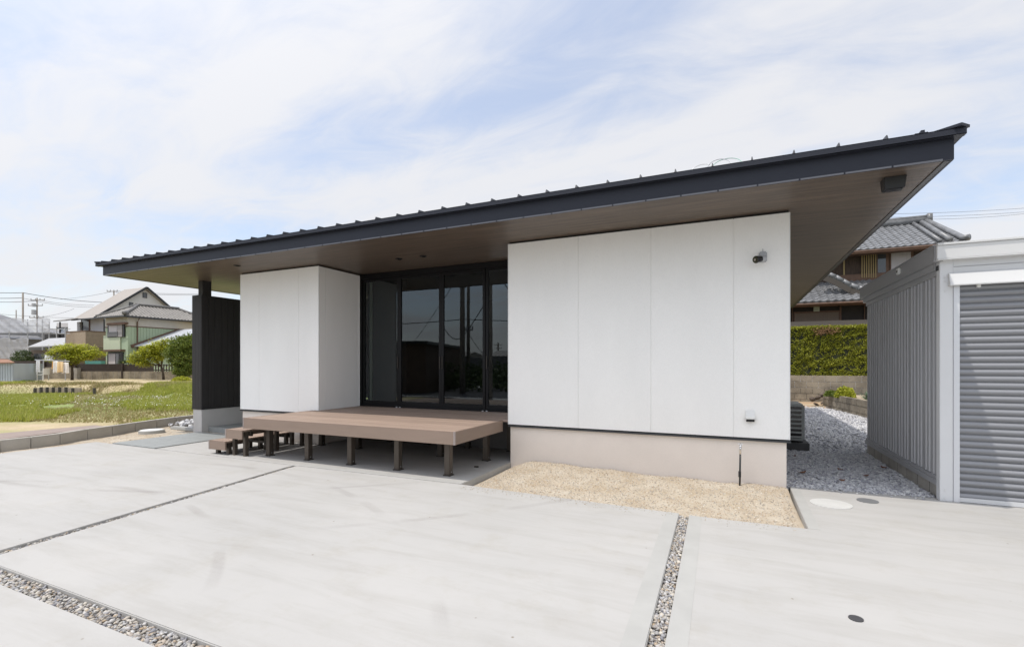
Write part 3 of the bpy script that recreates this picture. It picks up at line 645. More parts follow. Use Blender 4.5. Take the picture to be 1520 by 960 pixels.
# dark room behind the glass
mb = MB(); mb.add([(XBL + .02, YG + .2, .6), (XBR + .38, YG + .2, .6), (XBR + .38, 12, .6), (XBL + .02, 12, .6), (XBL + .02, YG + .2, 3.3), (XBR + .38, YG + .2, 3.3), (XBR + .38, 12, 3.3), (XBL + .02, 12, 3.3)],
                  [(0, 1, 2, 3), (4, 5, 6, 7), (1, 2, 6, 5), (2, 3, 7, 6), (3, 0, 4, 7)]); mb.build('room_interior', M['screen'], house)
mb = MB()
for i in range(60): z = .74 + i * .042; mb.prism([(-6.94, YG + .16, z), (-6.885, YG + .16, z), (-6.875, YG + .16, z + .021), (-6.885, YG + .16, z + .041), (-6.94, YG + .16, z + .041)], (0, .02, 0))
mb.build('pleated_blind_edge', M['curtain'], house)
mb = MB(); mb.box(-6.87, -6.01, YG + .18, YG + .184, .7, 3.25)
mb.build('pleated_blind', mat('dark_blind', (.03, .032, .038), .9), house)
# porch, black privacy wall and its post
mb = MB(); mb.box(-10.71, X0 + .02, 7.05, 9.6, -.05, .1)
pf = mb.build('porch_floor', M['porch'], house)
mb = MB(); mb.box(-11.02, -10.72, 6.9, 9.3, -.1, .50); mb.build('screen_wall_base', M['found2'], house, bevel=.004)
mb = MB(); mb.box(-11.04, -10.70, 6.88, 9.32, .50, .53); mb.build('screen_wall_flashing', M['black_metal'], house)
mb = MB()
y = 6.89
while y < 9.29: mb.box(-10.725, -10.70, y, min(y + .145, 9.31), .531, 3.05); mb.box(-11.04, -11.015, y, min(y + .145, 9.31), .531, 3.05); y += .15
for k in range(3): mb.box(-11.015 + k * .098, -11.015 + k * .098 + .094, 6.885, 6.91, .531, 3.05)
mb.box(-11.01, -10.73, 6.92, 9.30, .531, 3.045)
mb.build('screen_wall_boards', M['blacksid'], house)
mb = MB(); mb.box(-10.90, -10.75, 6.94, 7.14, 3.05, ZS + .03); mb.build('porch_post', M['blacksid'], house)
# roof cables
def loop_pts(c, rx, rz_, tilt, n=18, a0_=0, a1_=math.pi):
    return [(c[0] + rx * math.cos(a0_ + (a1_ - a0_) * i / n), c[1] + tilt * math.sin(a0_ + (a1_ - a0_) * i / n), c[2] + rz_ * math.sin(a0_ + (a1_ - a0_) * i / n)) for i in range(n + 1)]
cb_ = empty('roof_cable', (-.1, 5.75, 3.64), 'loose loops of thin white and green cable lying on the front eave', 'cable')
for nm, (cx_, rx_, rz_, ti, mt) in {'white_loop': (-.29, .11, .10, .1, 'white_plastic'), 'green_loop': (-.04, .15, .16, .2, 'cabgreen'), 'dark_loop': (-.12, .12, .135, .12, 'fitting')}.items():
    if mt == 'cabgreen': M[mt] = mat('green_cable', (.25, .45, .36), .5)
    mb = MB(); mb.tube(loop_pts((cx_, 5.72, 3.65), rx_, rz_, ti), .0038, 5); mb.build('cable_loop', M[mt], cb_)

# ------------------------------------------------------------------ deck
deck = empty('wooden_deck', (-5.2, 5.3, 0), 'brown composite deck platform on bronze posts in front of the glass doors', 'deck')
DX0, DX1, DY0, DZ = -7.17, -3.20, 5.28, .643
mb = MB(); y = DY0 + .028
while y < 6.7:
    mb.box(DX0 + .026, DX1 - .026, y, y + .137, DZ - .03, DZ - .001); y += .144
while y < 7.80:
    y2 = min(y + .138, 7.815); mb.box(-7.04, -3.125, y, y2, DZ - .03, DZ - .001); y += .143
mb.build('deck_boards', M['deckb'], deck, bevel=.002)
mb = MB(); mb.box(DX0 + .022, DX1 - .022, DY0, DY0 + .025, DZ - .168, DZ); mb.build('fascia_board', M['deckf'], deck, bevel=.002)
mb = MB(); mb.box(DX1 - .025, DX1, DY0 + .024, 6.70, DZ - .168, DZ); mb.build('fascia_board', M['deckf'], deck, bevel=.002)
mb = MB(); mb.box(DX0, DX0 + .025, DY0 + .024, 6.70, DZ - .168, DZ); mb.build('fascia_board', M['deckf'], deck, bevel=.002)
for x in (DX0 - .003, DX1 - .022): mb = MB(); mb.box(x, x + .025, DY0 - .003, DY0 + .023, DZ - .17, DZ + .002); mb.build('corner_trim', M['decktrim'], deck, bevel=.002)
mb = MB()
for y in (5.58, 6.7, 7.6): mb.box(DX0 + .05, DX1 - .05, y, y + .05, DZ - .13, DZ - .031)
mb.build('joist', M['bronze_d'], deck)
for y, xs_ in ((5.55, (-3.53, -4.37, -5.24, -6.11, -6.98)), (6.66, (-3.53, -4.37, -5.24, -6.11, -6.98)), (7.55, (-3.53, -4.37, -5.24, -6.11, -6.95))):
    for x in xs_:
        mb = MB(); mb.box(x, x + .085, y, y + .085, .012, DZ - .131); po = mb.build('post', M['bronze'], deck, bevel=.004)
        mb = MB(); mb.box(x - .012, x + .097, y - .012, y + .097, .0, .012); mb.build('post_foot', M['bronze_d'], po)
        mb = MB(); mb.tube([(x + .086, y + .04, .05), (x + .091, y + .04, .05)], .006, 8); mb.build('post_screw', M['fitting'], po)
mb = MB(); mb.tube([(-3.42, 6.2, .002), (-3.36, 6.2, .004)], .018, 8); mb.build('conduit_end', M['bronze_d'], deck)
steps = empty('deck_steps', (-7.8, 5.3, 0), 'two hollow brown deck steps rising beside the left end of the deck', 'steps')
for (xa, xc, zt) in ((-8.02, -7.60, .229), (-7.60, -7.19, .436)):
    mb = MB(); y = DY0 + .03
    w = (xc - xa - .03) / 3
    for k in range(3): mb.box(xa + .026 + k * w, xa + .026 + (k + 1) * w - .004, DY0 + .026, 6.6, zt - .028, zt - .001)
    tr = mb.build('tread', M['deckb'], steps, bevel=.002)
    mb = MB(); mb.box(xa + .022, xc - .003, DY0, DY0 + .025, zt - .147, zt); mb.build('fascia_board', M['deckf'], tr, bevel=.002)
    mb = MB(); mb.box(xa, xa + .025, DY0 + .024, 6.6, zt - .147, zt); mb.build('fascia_board', M['deckf'], tr, bevel=.002)
    mb = MB(); mb.box(xa - .003, xa + .022, DY0 - .003, DY0 + .023, zt - .149, zt + .002); mb.build('corner_trim', M['decktrim'], tr)
    for y in (5.36, 5.95, 6.5):
        for x in (xa + .06, xc - .09):
            mb = MB(); mb.box(x, x + .06, y, y + .06, .0, zt - .03); mb.build('leg', M['bronze'], steps, bevel=.003)
        mb = MB(); mb.box(xa + .03, xc + .02, y + .06, y + .1, zt - .11, zt - .03); mb.build('bracket', M['bronze_d'], steps)
mb = MB(); mb.box(-7.55, -7.0, 5.56, 5.61, .2, .23); mb.build('bracket', M['bronze_d'], steps)

# ------------------------------------------------------------------ small fittings
cm = empty('security_camera', (.33, YF - .002, 2.82), 'dark bullet security camera on a grey mount high on the white wall', 'camera')
mb = MB(); mb.box(.315, .405, YF - .035, YF - .001, 2.765, 2.895); mb.build('mount', M['fitting'], cm, bevel=.012)
mb = MB(); mb.tube([(.36, YF - .02, 2.79), (.345, YF - .075, 2.785)], [.03, .022], 12); mb.build('swivel', M['fitting'], cm, smooth=True)
mb = MB(); mb.tube([(.375, YF - .085, 2.80), (.33, YF - .12, 2.79)], [.034, .036], 16); mb.build('body', M['fitting'], cm)
mb = MB(); mb.tube([(.33, YF - .12, 2.79), (.275, YF - .17, 2.775), (.268, YF - .177, 2.773)], [.038, .046, .04], 20); hd = mb.build('lens_head', M['cam_dark'], cm)
mb = MB(); mb.tube([(.268, YF - .177, 2.773), (.262, YF - .182, 2.771)], .014, 12); mb.build('lens', M['decktrim'], hd)
mb = MB(); mb.tube([(.36, YF - .004, 2.896), (.36, YF - .004, 2.935)], .004, 6); mb.build('wire', M['fitting'], cm)
v_ = empty('outlet_cover', (.22, YF - .002, .86), 'small white hooded outdoor socket low on the white wall', 'socket')
mb = MB(); mb.prism([(.167, YF - .001, .925), (.167, YF - .012, .925), (.167, YF - .062, .845), (.167, YF - .062, .822), (.167, YF - .001, .822)], (.105, 0, 0)); mb.build('hood', M['white_plastic'], v_, bevel=.005)
mb = MB(); mb.box(.173, .267, YF - .05, YF - .001, .79, .8215); mb.build('socket_face', M['cam_dark'], v_)
fc = empty('standing_tap', (.098, 6.553, 0), 'thin dark pipe with a chrome tap standing in the sand by the wall', 'tap')
mb = MB(); mb.tube([(.098, 6.553, -.05), (.104, 6.553, .40)], .011, 12); mb.build('pipe', M['black_metal'], fc, smooth=True)
mb = MB(); mb.tube([(.098, 6.553, .12), (.0985, 6.553, .19)], .016, 12); mb.build('pipe_joint', M['black_metal'], fc)
chrome = mat('chrome', (.8, .8, .8), .12, metal=1)
mb = MB(); mb.tube([(.104, 6.553, .40), (.107, 6.553, .52)], .0135, 12); mb.tube([(.106, 6.553, .49), (.106, 6.50, .49), (.106, 6.49, .46)], .010, 10); mb.build('tap_body', chrome, fc, smooth=True)
mb = MB(); mb.box(.078, .136, 6.545, 6.561, .520, .532); mb.box(.101, .113, 6.525, 6.58, .5205, .5325); mb.build('tap_handle', chrome, fc, bevel=.003)
# side wall fittings
f1 = empty('wall_spotlight', (X1 + .03, 8.6, 2.6), 'small grey spotlight poking out from the right side wall under the eave', 'spotlight')
mb = MB(); mb.box(X1 + .001, X1 + .05, 8.58, 8.66, 2.62, 2.69); mb.build('bracket', M['fitting'], f1)
mb = MB(); mb.tube([(X1 + .04, 8.62, 2.66), (X1 + .09, 8.56, 2.61)], .035, 12); mb.build('lamp_head', M['fitting'], f1)
f2 = empty('junction_box', (X1 + .02, 7.4, 3.0), 'small white box on the right side wall above the spotlight', 'box')
mb = MB(); mb.box(X1 + .001, X1 + .028, 7.38, 7.5, 2.87, 3.0); mb.build('box_body', M['white_plastic'], f2, bevel=.005)
# air conditioner
acd = mat('ac_grey', (.36, .37, .355), .5, var=.1); ac = empty('air_conditioner', (1.0, 9.9, 0), 'dark grey outdoor air conditioner unit with slatted end on the gravel beside the house', 'air conditioner')
mb = MB(); mb.box(.84, 1.185, 9.85, 10.65, .15, .80); mb.build('casing', acd, ac, bevel=.03)
mb = MB(); mb.box(.865, 1.135, 9.842, 9.8495, .20, .755); mb.build('louvre_back', M['cam_dark'], ac)
for k in range(7):
    z = .21 + k * .078; mb = MB(); mb.prism([(.862, 9.848, z + .022), (.862, 9.822, z), (.862, 9.822, z + .012), (.862, 9.848, z + .036)], (.276, 0, 0)); mb.build('louvre', acd, ac)
mb = MB(); mb.box(.79, 1.25, 9.80, 10.7, -.04, .12); mb.build('base_block', mat('dark_base', (.07, .07, .07), .8), ac, bevel=.005)
mb = MB(); mb.box(.86, .92, 9.9, 10.6, .121, .149); mb.box(1.1, 1.16, 9.9, 10.6, .121, .149); mb.build('feet', M['black_metal'], ac)
# covers in the paving
for nm, lab, c, r_, m_, h_ in (('manhole_cover', 'round white plastic cover set in the concrete beside the sand', (.98, 6.15), .195, mat('cover_white', (.56, .56, .54), .6, var=.12, vscale=5, fine=.05), .006),
                          ('drain_cover', 'small round grey cover in the concrete near the shed corner', (1.37, 6.45), .10, mat('cover_grey', (.16, .165, .17), .7, var=.1), .007),
                          ('floor_drain', 'tiny dark metal drain cap alone in the front paving', (.672, 3.43), .038, mat('cap_grey', (.10, .10, .105), .45, metal=.5), .006)):
    mb = MB(); mb.disc((*c, .0), r_, h_, 48); o = mb.build(nm, m_); tag(o, lab, 'cover')
mh = empty('manhole_cover', (-11.75, 6.45, 0), 'round pale concrete lid standing proud of the sand near the porch', 'cover')
mb = MB(); mb.disc((-11.75, 6.45, -.05), .24, .09, 40); mb.build('rim', M['conc_edge'], mh); mb = MB(); mb.disc((-11.75, 6.45, .0401), .215, .012, 40); mb.build('lid', M['white_plastic'], mh)
xs = rng.uniform(-12.45, -11.1, 260); ys = rng.uniform(7.2, 8.5, 260)
tag(stones('white_rocks', np.stack([xs, ys, rng.uniform(0, .10, 260)], 1), (.04, .09), M['stone_white']), kind='stuff')
mb = MB(); mb.box(-12.0, -11.1, 6.98, 7.12, -.02, .05); tag(mb.build('stepping_slab', M['conc_edge'], bevel=.01), 'flat pale concrete slab lying on the sand in front of the white rocks', 'slab')

# ------------------------------------------------------------------ steel garage shed
gar = empty('storage_garage', (2.1, 6.8, 0), 'white and grey steel garage with a roller shutter at the right edge', 'garage')
GX0, GX1, GY0, GY1 = 2.10, 5.4, 6.80, 10.05
mb = MB(); mb.box(GX0 + .03, GX0 + .17, GY0 + .12, GY1, -.06, .145); mb.box(GX1 - .17, GX1 - .03, GY0 + .12, GY1, -.06, .145); mb.box(GX0 + .171, GX1 - .171, GY1 - .14, GY1, -.06, .145)
gb = mb.build('block_base', M['block'], gar)
mb = MB()
for y in np.arange(7.2, 10, .4): mb.box(GX0 + .0295, GX0 + .031, y, y + .008, -.05, .145)
mb.build('block_joint', M['cam_dark'], gb)
mb = MB(); mb.box(GX0 + .03, GX0 + .07, GY0 + .10, GY1, .146, 2.56); mb.box(GX0 + .0, GX0 + .03, GY0 + .10, GY1 + .005, .146, .205); mb.box(GX0 + .012, GX0 + .03, GY0 + .10, GY1 + .005, .206, .245); mb.box(GX0 + .01, GX0 + .03, GY0 + .1, GY1, 2.50, 2.56)
mb.box(GX0 + .071, GX1 - .07, GY1 - .06, GY1, .146, 2.56); mb.box(GX1 - .07, GX1 - .03, GY0 + .1, GY1, .146, 2.56)
mb.build('side_wall', M['gargrey'], gar)
mb = MB(); y = GY0 + .14; i = 0
while y < GY1 - .1:   # folded side ribs
    w_ = .055
    mb.prism([(GX0 + .031, y, .25), (GX0 + .016, y + .004, .25), (GX0 + .016, y + .010, .25), (GX0 + .0305, y + .014, .25)], (0, 0, 2.25))
    y += (.105, .13, .105, .16)[i % 4]; i += 1
mb.build('side_ribs', mat('rib_edge', (.44, .44, .45), .35), gar)
mb = MB()   # front corner column, channel
mb.box(GX0, GX0 + .115, GY0 + .0, GY0 + .10, .0, 2.655); mb.build('corner_post', M['garlight'], gar, bevel=.004)
mb = MB(); mb.box(GX0 + .117, GX0 + .17, GY0 - .006, GY0 + .09, .0, 2.36); mb.build('shutter_guide', mat('guide_alu', (.66, .67, .69), .35, metal=.2), gar, bevel=.003)
mb = MB(); mb.box(GX0 + .116, GX1 - .03, GY0 + .004, GY0 + .06, 2.365, 2.655); mb.build('header_panel', M['garlight'], gar)
mb = MB(); mb.box(GX0 + .12, GX1 - .03, GY0 + .0, GY0 + .0035, 2.566, 2.572); mb.build('header_seam', M['gargrey'], gar)
mb = MB(); mb.prism([(GX0 + .07, GY0 - .001, 2.50), (GX0 + .07, GY0 - .03, 2.495), (GX0 + .07, GY0 - .07, 2.365), (GX0 + .07, GY0 - .065, 2.355), (GX0 + .07, GY0 - .001, 2.36)], (GX1 - GX0 - .1, 0, 0)); mb.build('shutter_box', M['garwhite'], gar, bevel=.003)
mb = MB(); mb.box(GX0 - .045, GX1 + .05, GY0 - .075, GY0 - .03, 2.655, 2.80); mb.box(GX0 - .045, GX1 + .05, GY0 - .09, GY0 - .02, 2.801, 2.825); mb.box(GX0 - .045, GX1 + .05, GY0 - .082, GY0 + .02, 2.64, 2.654); mb.build('front_fascia', M['garwhite'], gar, bevel=.004)
mb = MB(); mb.box(GX0 - .055, GX0 - .02, GY0 - .029, GY1 + .1, 2.655, 2.81); mb.box(GX0 - .065, GX0 - .0, GY0 - .019, GY1 + .1, 2.811, 2.822); mb.box(GX0 - .06, GX0 + .02, GY0 - .029, GY1 + .1, 2.635, 2.6545)
mb.box(GX0 - .02, GX0 + .03, GY0 + .1, GY1 + .05, 2.56, 2.634)
mb.build('side_fascia', M['gargrey'], gar)
mb = MB(); mb.box(GX0 - .02, GX1 + .02, GY0 - .0185, GY1 + .09, 2.77, 2.80); mb.build('roof', M['garlight'], gar)
mb = MB(); z = .03; sl_ = []
for k in range(33):
    zt = z + k * .0712
    if zt > 2.36: break
    n_ = 6
    pr = [(GX0 + .165, GY0 + .03 - .016 * math.sin(math.pi * (j / n_)), zt + .004 + .060 * j / n_) for j in range(n_ + 1)] + [(GX0 + .165, GY0 + .05, zt + .064), (GX0 + .165, GY0 + .05, zt + .004)]
    mb.prism(pr, (GX1 - GX0 - .3, 0, 0))
mb.box(GX0 + .165, GX1 - .14, GY0 + .042, GY0 + .055, .05, 2.365)
mb.build('roller_shutter', M['shutter'], gar)
mb = MB(); mb.box(GX0 + .168, GX1 - .14, GY0 + .005, GY0 + .041, .004, .052); mb.build('bottom_rail', mat('rail_alu', (.62, .63, .64), .35, metal=.2), gar, bevel=.003)
mb = MB()
for z in (2.46, 2.42, 2.31, .12, .03): mb.tube([(GX0 + .045, GY0 - .001, z), (GX0 + .045, GY0 - .007, z)], .009, 10)
mb.build('bolts', M['garwhite'], gar)
mb = MB(); mb.box(GX0 - .004, GX0 + .0, GY0 + .03, GY0 + .1, 2.545, 2.60); mb.build('maker_plate', M['black_metal'], gar)
vp = MB(); vp.box(GX0 - .085, GX0 - .056, 7.92, 8.02, 2.70, 2.78); dv = vp.build('vent_cap', M['white_plastic'], gar, bevel=.006)
mb = MB(); mb.tube([(GX0 - .0855, 7.97, 2.74), (GX0 - .088, 7.97, 2.74)], .02, 12); mb.build('vent_hole', M['cam_dark'], dv)
mb = MB(); mb.box(GX0 + .31, GX0 + .34, GY0 - .02, GY0 + .01, 2.33, 2.36); mb.build('latch', M['white_plastic'], gar)

# ------------------------------------------------------------------ right background: block walls, hedge, old house
bw = empty('block_wall', (0, 22, 0), 'weathered grey concrete block wall under the clipped hedge', 'wall')
mb = MB(); YW = 22.0
for r_ in range(5):
    off = .2 if r_ % 2 else 0
    zr = -.1 + r_ * .235
    for k in range(26): x = -1.5 + off + k * .4; mb.box(x, x + .392, YW + (0 if r_ > 2 else -.02), YW + .15, zr, zr + .228)
mb.build('blocks', M['oldblock'], bw, bevel=.008)
mb = MB(); mb.box(-1.4, 8.8, YW + .01, YW + .14, -.1, 1.06); mb.build('mortar', M['found2'], bw)
mb = MB(); mb.box(-4, 40, YW + .1, 60, -.2, 1.0); tag(mb.build('raised_ground', M['soil']), kind='structure')
pw = empty('planter_wall', (3.3, 17, 0), 'low stained concrete block planter wall in front of the hedge wall', 'wall')
pa, pb = Vector((3.02, 20.5, 0)), Vector((3.75, 14.6, 0)); d = (pb - pa); Ld = d.length; d.normalize(); nv = Vector((-d.y, d.x, 0)); nv = nv if nv.x > 0 else -nv
mb = MB()
for r_ in range(3):
    k = 0 - (.2 if r_ == 1 else 0)
    while k < Ld:
        a = pa + d * max(k, 0) + Vector((0, 0, -.12 + r_ * .2)); b_ = pa + d * (min(k + .392, Ld)) + Vector((0, 0, -.12 + r_ * .2))
        mb.prism([a, b_, b_ + nv * .13, a + nv * .13], (0, 0, .192)); k += .4
mb.build('blocks', M['oldblock'], pw, bevel=.01)
mb = MB(); a = pa + d * .02; b_ = pb; mb.prism([a + nv * .02 + Vector((0, 0, -.1)), b_ + nv * .02 + Vector((0, 0, -.1)), b_ + nv * .11 + Vector((0, 0, -.1)), a + nv * .11 + Vector((0, 0, -.1))], (0, 0, .57)); mb.build('mortar', M['block'], pw)
mb = MB(); mb.prism([pa + nv * .13 + Vector((0, 0, .4)), pb + nv * .13 + Vector((0, 0, .4)), pb + nv * 3 + Vector((0, 0, .4)), pa + nv * 2.6 + Vector((0, 1.2, .4))], (0, 0, -.5)); tag(mb.build('planter_soil', M['soil']), kind='structure')
# rubble by the planter
for i, (x, y, s_) in enumerate(((1206, 592, .13), (1214, 590, .16), (1212, 600, .14), (1221, 598, .12), (1220, 586, .16))):
    p = gy(x, y, 20.2 + .1 * i); o = stones('rubble_stone', [(p.x, p.y, max(p.z, .03))], (s_ * .9, s_), mat('rubble', (.13, .10, .08), .9, var=.4), jitter=.2)
    tag(o, 'dark broken stone heaped at the left end of the planter wall', 'stone', 'rubble at the end of the planter wall')
# plants on the planter
def bush(name, label, cat, c, r, n_, size, lm, h=None):
    t = empty(name, (c[0], c[1], c[2]), label, cat); mb = MB()
    for _ in range(7): a = random.uniform(0, 6.28); mb.tube([(c[0], c[1], c[2] - .05), (c[0] + .6 * r * math.cos(a), c[1] + .6 * r * math.sin(a), c[2] + (h or r) * .7)], [.012, .004], 5)
    mb.build('stems', M['bark'], t)
    P = rng.normal(size=(n_, 3)); P /= np.linalg.norm(P, axis=1)[:, None]; P *= (rng.uniform(.3, 1, (n_, 1)) ** .4); P[:, 2] = np.abs(P[:, 2])
    P = np.array(c) + P * np.array([r, r, h or r]) * (1 + .2 * wob(P[:, 0:1] * 3, P[:, 1:2] * 3, 2, 5)); leaves('foliage', P, size, lm, t)
p = gy(1254, 579, 19.0); bush('leafy_shrub', 'bright green low shrub growing on the planter wall', 'shrub', (p.x, p.y, .42), .30, 2600, (.04, .08), M['leaf_bright'] if 'leaf_bright' in M else M['leaf_lime'], .36)
p = gy(1235, 582, 19.6); bush('leafy_shrub', 'smaller yellow green tuft left of the bright shrub on the planter', 'shrub', (p.x, p.y, .42), .26, 1600, (.04, .07), M['leaf_green'], .2)
p = gy(1284, 583, 17.5); t = empty('spiky_plant', (p.x + .1, p.y, .4), 'grey green spiky plant at the planter edge by the shed', 'plant'); mb = MB()
for _ in range(46):
    a = random.uniform(0, 6.28); e = random.uniform(.3, 1.3); L_ = random.uniform(.25, .42); q = Vector((p.x + .1, p.y, .42)); dd = Vector((math.cos(a) * math.cos(e), math.sin(a) * math.cos(e), math.sin(e)))
    sd_ = dd.cross(Vector((0, 0, 1))).normalized() * .02; m_ = q + dd * L_ * .5 + Vector((0, 0, .02)); mb.add([q - sd_, q + sd_, m_ + sd_ * 1.1, q + dd * L_, m_ - sd_ * 1.1], [(0, 1, 2, 3, 4)])
mb.build('leaves', M['leaf_aloe'], t)
hg = empty('clipped_hedge', (3, 22.6, 1), 'tall square clipped yellow green hedge on top of the block wall', 'hedge')
HX0, HX1, HY0, HY1, HZ0, HZ1 = -.5, 8.2, 22.12, 23.3, 1.06, 3.03
mb = MB(); mb.box(HX0 + .15, HX1 - .15, HY0 + .16, HY1 - .1, HZ0 + .05, HZ1 - .14); mb.build('branches', mat('hedge_inner', (.03, .035, .015), .9, var=.3, vscale=6), hg)
n = 62000
fx = rng.uniform(HX0, HX1, n); fz = rng.uniform(HZ0, HZ1, n); fy = HY0 + .1 + .09 * wob(fx, fz, 4, 41) + .07 * wob(fx, fz, 13, 42) + np.abs(rng.normal(0, .045, n))
keep = rng.uniform(0, 1, n) < np.clip(.75 + 1.6 * wob(fx, fz, 11, 43), .12, 1)
F1 = np.stack([fx, fy, fz], 1)[keep]
n = 26000; tx = rng.uniform(HX0, HX1, n); ty = rng.uniform(HY0, HY1, n); F2 = np.stack([tx, ty, HZ1 - .07 + .05 * wob(tx, ty, 4, 44) + rng.normal(0, .03, n)], 1)
leaves('foliage', np.concatenate([F1, F2]), (.035, .085), M['leaf_hedge'], hg)
for (x, z) in ((1226, 490), (1222, 553), (1262, 557)):
    pass
p = gy(1226, 491, 22.0); tag(leaves('dead_patch', np.array(p) + rng.normal(size=(260, 3)) * np.array([.22, .03, .08]) + np.array([0, .08, 0]), (.05, .09), mat('brown_leaves', (.20, .11, .05), .8)), None)
bpy.data.objects['dead_patch']['kind'] = 'stuff'; bpy.data.objects['dead_patch'].parent = hg; bpy.data.objects['dead_patch'].location = -hg.location

# kawara roof surface
def tile_roof(mb, p00, p10, p11, p01, nu, nv, amp, clip=None, sub=6):
    """p00->p10 along the eave, p01/p11 along the ridge; wavy tiles with stepped rows"""
    p00, p10, p11, p01 = map(Vector, (p00, p10, p11, p01))
    ex = (p10 - p00); upv = ((p01 + p11) / 2 - (p00 + p10) / 2)
    # in-plane axes
    W_ = ex.length; ex.normalize(); nrm = ex.cross(upv).normalized()
    if nrm.z < 0: nrm = -nrm
    uy = nrm.cross(ex).normalized()
    if uy.z < 0: uy = -uy
    Hh = (p01 - p00).dot(uy); l0 = (p01 - p00).dot(ex); l1 = (p11 - p00).dot(ex)
    def inside(u, v_): t = v_ / Hh; return l0 * t - .01 <= u <= W_ + (l1 - W_) * t + .01
    base = len(mb.v); cols = nu * sub
    for j in range(nv):
        for e in (0, 1):
            v_ = Hh * (j + e) / nv; lift = amp * .45 * (1 - e)
            for i in range(cols + 1):
                u = W_ * i / cols; ph = (i % sub) / sub * 2 * math.pi
                h = amp * (.5 + .5 * math.cos(ph)) ** 1.5 + lift
                mb.v.append(tuple(p00 + ex * u + uy * v_ + nrm * h))
    row = cols + 1
    for j in range(nv):
        for i in range(cols):
            if not inside(W_ * (i + .5) / cols, Hh * (j + .5) / nv): continue
            a = base + (2 * j) * row + i; mb.f.append((a, a + 1, a + row + 1, a + row))
            if j > 0: mb.f.append((a - row, a - row + 1, a + 1, a))
            if j == 0:   # front lip
                q = len(mb.v); va = Vector(mb.v[a]); vb = Vector(mb.v[a + 1]); mb.v += [tuple(va - nrm * amp * 1.6), tuple(vb - nrm * amp * 1.6)]; mb.f.append((q, q + 1, a + 1, a))
    # underlay plate
    o_ = nrm * -.03; mb.quad(p00 + o_, p10 + o_, p11 + o_, p01 + o_)
    return mb
M['kawara'] = mat('grey_roof_tile', (.21, .215, .222), .36, var=.35, vscale=3.5, fine=.12, fscale=8)
M['kawara2'] = mat('weathered_roof_tile', (.26, .245, .225), .6, var=.25, vscale=2.5)
M['oldwood'] = mat('dark_old_wood', (.075, .048, .033), .8, var=.5, vscale=4, stretch=(6, 6, .6), bump=.4, bscale=20)
M['brownwood'] = mat('brown_trim_wood', (.15, .085, .055), .7, var=.3, vscale=4)
M['tanwood'] = mat('tan_lattice_wood', (.36, .27, .12), .7, var=.15)
M['winglass'] = mat('dark_window_glass', (.05, .055, .06), .08, spec=.8)
M['curtainw'] = mat('pale_curtain', (.5, .47, .47), .8, var=.15, vscale=6, stretch=(8, 1, .2))
